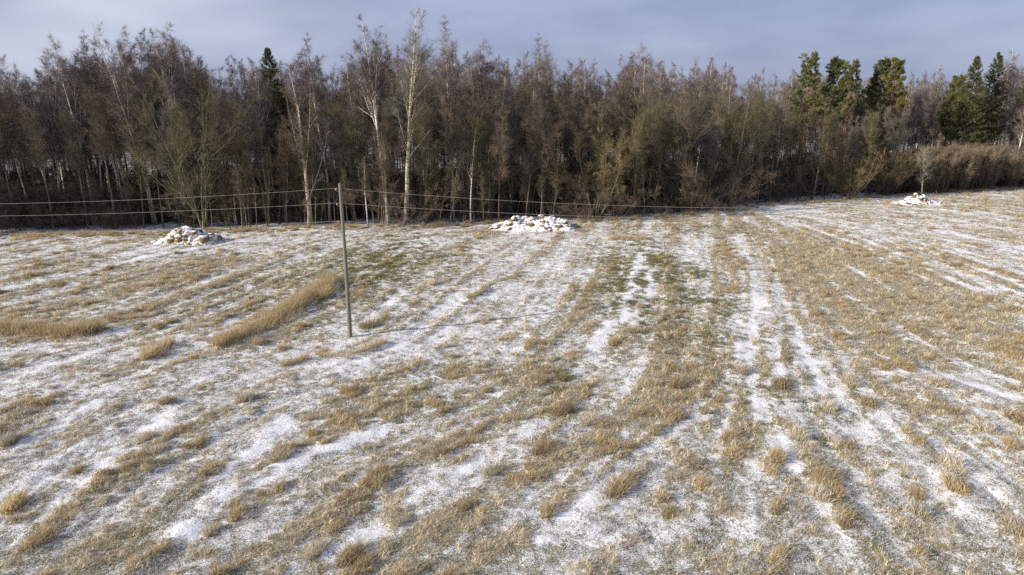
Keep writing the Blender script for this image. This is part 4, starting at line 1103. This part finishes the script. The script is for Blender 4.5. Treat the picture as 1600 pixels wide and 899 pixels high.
# ------------------------------------------------------------------ heaps along the field edge
def clod_mesh(seed, flat=0.75):
    import bmesh
    bm = bmesh.new(); bmesh.ops.create_icosphere(bm, subdivisions=2, radius=0.5)
    rng = np.random.default_rng(seed); ofs = rng.uniform(0, 50, 3)
    for v in bm.verts:
        c = np.array(v.co) * 2.6 + ofs
        k_ = 0.55 + 0.95 * float(fbm(np.array([c[0] + c[2] * 0.7]), np.array([c[1] - c[2] * 0.6]), 1.0, 2, seed)[0])
        v.co *= k_; v.co.z *= flat
    me = bpy.data.meshes.new('clod'); bm.to_mesh(me); bm.free(); me.materials.append(M['clod'])
    for p_ in me.polygons: p_.use_smooth = True
    return me
CLODS = [clod_mesh(s_, f_) for s_, f_ in ((1, 0.7), (2, 0.85), (3, 0.6), (4, 0.95))]
def heap(px0, px1, py, ytop, profile, label, nclod, nstick, seed):
    rng = np.random.default_rng(seed)
    pxm = 0.5 * (px0 + px1)
    x, y = ground_at(pxm, py - 2)
    hw = (px1 - px0) * 0.5 / FPX * (y * CP + CAM_H * SP)
    Hh = 0.76 * max(height_at(ytop, y + 0.6), 0.6)
    dp = hw * 0.55
    root = empty('snowy_heap', (x, y, 0)); tag(root, label, 'heap', None)
    nu, nv = 110, 64
    U, Wd = np.meshgrid(np.linspace(-1.15, 1.15, nu), np.linspace(-1.15, 1.15, nv))
    px_, py_ = U * hw, Wd * dp
    prof = np.interp(U, [p_[0] for p_ in profile], [p_[1] for p_ in profile], 0, 0)
    r = np.clip(1 - np.abs(Wd) ** 1.7, 0, 1) ** 0.8
    def hz(px_, py_, prof, r):
        lum = fbm(px_ + seed * 9, py_, 0.9, 4, seed, 0.7)
        return Hh * prof * r * (0.35 + 1.25 * lum)
    Z = hz(px_, py_, prof, r)
    Z = Z + ground_z(x + px_, y + py_) - 0.06
    idx = np.arange(nu * nv).reshape(nv, nu)
    q = np.stack([idx[:-1, :-1], idx[:-1, 1:], idx[1:, 1:], idx[1:, :-1]], -1).reshape(-1, 4)
    link('earth_mound', new_mesh('earth_mound', np.stack([px_, py_, Z], -1).reshape(-1, 3), [q], M['heap'], smooth=True), root)
    for i in range(nclod):
        u = rng.uniform(-0.95, 0.95); w_ = rng.uniform(-0.9, 0.5)
        pf = float(np.interp(u, [p_[0] for p_ in profile], [p_[1] for p_ in profile], 0, 0)); rr = float(np.clip(1 - abs(w_) ** 1.7, 0, 1) ** 0.8)
        xx, yy = u * hw, w_ * dp
        zz = float(hz(np.array([xx]), np.array([yy]), pf, rr)[0]) + float(ground_z(x + xx, y + yy))
        o = link('clod', CLODS[i % 4], root); o.location = (xx, yy, zz - 0.16)
        s_ = rng.uniform(0.25, 1.0) ** 1.8 * 0.85 + 0.17
        o.scale = (s_ * 1.15, s_, s_ * 1.05); o.rotation_euler = (rng.uniform(-0.8, 0.8), rng.uniform(-0.8, 0.8), rng.uniform(0, 6))
    for i in range(nstick):
        u = rng.uniform(-0.8, 0.9); w_ = rng.uniform(-0.7, 0.4)
        pf = float(np.interp(u, [p_[0] for p_ in profile], [p_[1] for p_ in profile], 0, 0))
        xx, yy = u * hw, w_ * dp
        zz = float(hz(np.array([xx]), np.array([yy]), pf, 0.8)[0])
        a_ = Acc(); d = np.array([[rng.normal(), rng.normal() * 0.5, rng.uniform(0.05, 0.6)]])
        P = grow(rng, np.array([[xx, yy, zz - 0.1]]), d, np.array([rng.uniform(0.8, 2.0)]), 5, -0.02, 0.12)
        add_tubes(a_, P, np.linspace(0.055, 0.02, 5)[None] * rng.uniform(0.7, 1.3), 6)
        link('branch', a_.mesh('branch', M['deadwood'], True), root)
    return root
heap(238, 346, 380, 349, [(-1, 0), (-0.7, 0.25), (-0.35, 0.75), (-0.1, 1.0), (0.25, 0.95), (0.5, 0.72), (0.75, 0.55), (0.9, 0.3), (1, 0)],
     'peaked snow covered heap of earth and stumps at the field edge, left', 26, 12, 3)
heap(763, 898, 357, 334, [(-1, 0), (-0.8, 0.3), (-0.4, 0.9), (-0.1, 0.85), (0.2, 0.95), (0.5, 1.0), (0.85, 0.8), (1, 0)],
     'long low snow covered heap of clods at the field edge, middle', 46, 12, 5)
heap(1398, 1470, 321, 302, [(-1, 0.05), (-0.6, 0.5), (-0.2, 1.0), (0.15, 0.95), (0.45, 0.6), (0.8, 0.3), (1, 0)],
     'small domed snow covered heap at the field edge, right', 18, 8, 8)

# ------------------------------------------------------------------ utility pole and wires
PXg, PYg = ground_at(547, 527)
PH = height_at(288, PYg)
def build_pole():
    root = empty('utility_pole', (PXg, PYg, float(ground_z(PXg, PYg))))
    rng = np.random.default_rng(4)
    n = 14; tt = np.linspace(0, 1, n)
    P = np.stack([0.03 * np.sin(tt * 3.0), 0.02 * np.cos(tt * 4), -0.5 + tt * (PH + 0.5)], -1)[None]
    R = (0.130 - 0.042 * tt)[None] * (1 + 0.02 * rng.normal(size=(1, n)))
    a_ = Acc(); add_tubes(a_, P, R, 14)
    # a blunt roof cut on top
    top = P[0, -1]; R2 = np.array([[R[0, -1], 0.02]])
    add_tubes(a_, np.array([[top, top + np.array([0, 0, 0.07])]]), R2, 14)
    link('shaft', a_.mesh('shaft', M['pole'], True), root)
    for zz in (height_at(470, PYg), height_at(500, PYg)):
        b_ = Acc(); r_ = float(np.interp((zz + 0.5) / (PH + 0.5), tt, R[0])) + 0.012
        c_ = np.array([np.interp((zz + 0.5) / (PH + 0.5), tt, P[0, :, 0]), np.interp((zz + 0.5) / (PH + 0.5), tt, P[0, :, 1])])
        add_tubes(b_, np.array([[[*c_, zz - 0.05], [*c_, zz - 0.049], [*c_, zz + 0.049], [*c_, zz + 0.05]]]), np.array([[r_ - 0.012, r_ + 0.01, r_ + 0.01, r_ - 0.012]]), 14)
        link('strap', b_.mesh('strap', M['steel']), root)
    for zz in WZ:
        c_ = np.array([np.interp((zz + 0.5) / (PH + 0.5), tt, P[0, :, 0]), np.interp((zz + 0.5) / (PH + 0.5), tt, P[0, :, 1])])
        h_ = Acc()                                               # hooked steel pin, then the bell of the insulator on it
        pin = np.array([[[c_[0] - 0.05, c_[1], zz - 0.12], [c_[0] - 0.20, c_[1], zz - 0.12], [c_[0] - 0.24, c_[1], zz - 0.08], [c_[0] - 0.24, c_[1], zz - 0.01]]])
        add_tubes(h_, pin, np.full((1, 4), 0.013), 6)
        ho = link('bracket', h_.mesh('bracket', M['steel'], True), root)
        i_ = Acc(); zz0 = zz - 0.06
        prof = [(0.0, 0.03), (0.005, 0.062), (0.035, 0.055), (0.04, 0.040), (0.06, 0.036), (0.065, 0.048), (0.09, 0.045), (0.105, 0.02), (0.106, 0.001)]
        add_tubes(i_, np.array([[[c_[0] - 0.24, c_[1], zz0 + q_[0]] for q_ in prof]]), np.array([[q_[1] for q_ in prof]]), 10)
        link('insulator', i_.mesh('insulator', M['porcelain'], True), root)
    return root
WZ = [height_at(296, PYg), height_at(319, PYg), height_at(347, PYg)]
pole0 = build_pole()
tag(pole0, 'weathered grey wooden utility pole carrying three wires', 'utility pole')
SPAN = 51.0
def copy_tree(o):
    c = o.copy(); COL.objects.link(c)
    for ch in o.children:
        d = ch.copy(); COL.objects.link(d); d.parent = c
    return c
zg = float(pole0.location[2])
for nme, lz, zr, sagl, sagr, lab in (('overhead_wire', WZ[0], WZ[0], 0.95, 1.15, 'topmost of the three overhead wires on the utility pole'),
                                 ('overhead_wire', WZ[1], WZ[1], 0.80, 0.95, 'middle one of the three overhead wires on the utility pole'),
                                 ('overhead_wire', WZ[2], WZ[2], 0.80, 0.95, 'lowest of the three overhead wires on the utility pole')):
    s_ = np.linspace(-1, 1, 81)
    d = np.abs(s_) * SPAN
    sag = np.where(s_ < 0, sagl, sagr)
    zz = lz + zg + 0.05 - 4 * sag * d * (SPAN - d) / SPAN ** 2
    P = np.stack([PXg - 0.24 + s_ * SPAN, np.full(81, PYg), zz], -1)[None]
    a_ = Acc(); add_tubes(a_, P, np.full((1, 81), 0.0068), 6)
    tag(link(nme, a_.mesh('overhead_wire', M['wire'], True)), lab, 'wire')

# ------------------------------------------------------------------ fallen and broken wood on the forest floor
x, y = ground_at(126, 330); a_ = Acc()
rng = np.random.default_rng(9)
P = grow(rng, np.array([[0, 0, 0.15]]), np.array([[-0.93, 0.25, 0.38]]), np.array([4.2]), 7, 0.0, 0.03)
add_tubes(a_, P, np.linspace(0.15, 0.10, 7)[None], 8)
o = link('fallen_birch_log', a_.mesh('fallen_birch_log', M['aspen'], True)); o.location = (x, y, floor_z(x, y))
tag(o, 'fallen white birch log leaning on the forest floor at the left', 'log')
x, y = at_edge(76, 16); root = empty('broken_trunk', (x, y, floor_z(x, y))); tag(root, 'dark broken trunk with orange torn wood in the left of the wood', 'tree trunk')
a_ = Acc(); P = grow(rng, np.array([[0, 0, -0.2]]), np.array([[0.05, 0, 1.0]]), np.array([4.0]), 7, 0.02, 0.03)
add_tubes(a_, P, np.linspace(0.34, 0.25, 7)[None], 9); link('trunk', a_.mesh('trunk', M['bark_brown'], True), root)
a_ = Acc(); P2 = P[:, 2:6] + np.array([0.12, -0.26, 0])
add_tubes(a_, P2, np.array([[0.05, 0.17, 0.16, 0.04]]), 7); link('torn_wood', a_.mesh('torn_wood', M['bark_pine'], True), root)
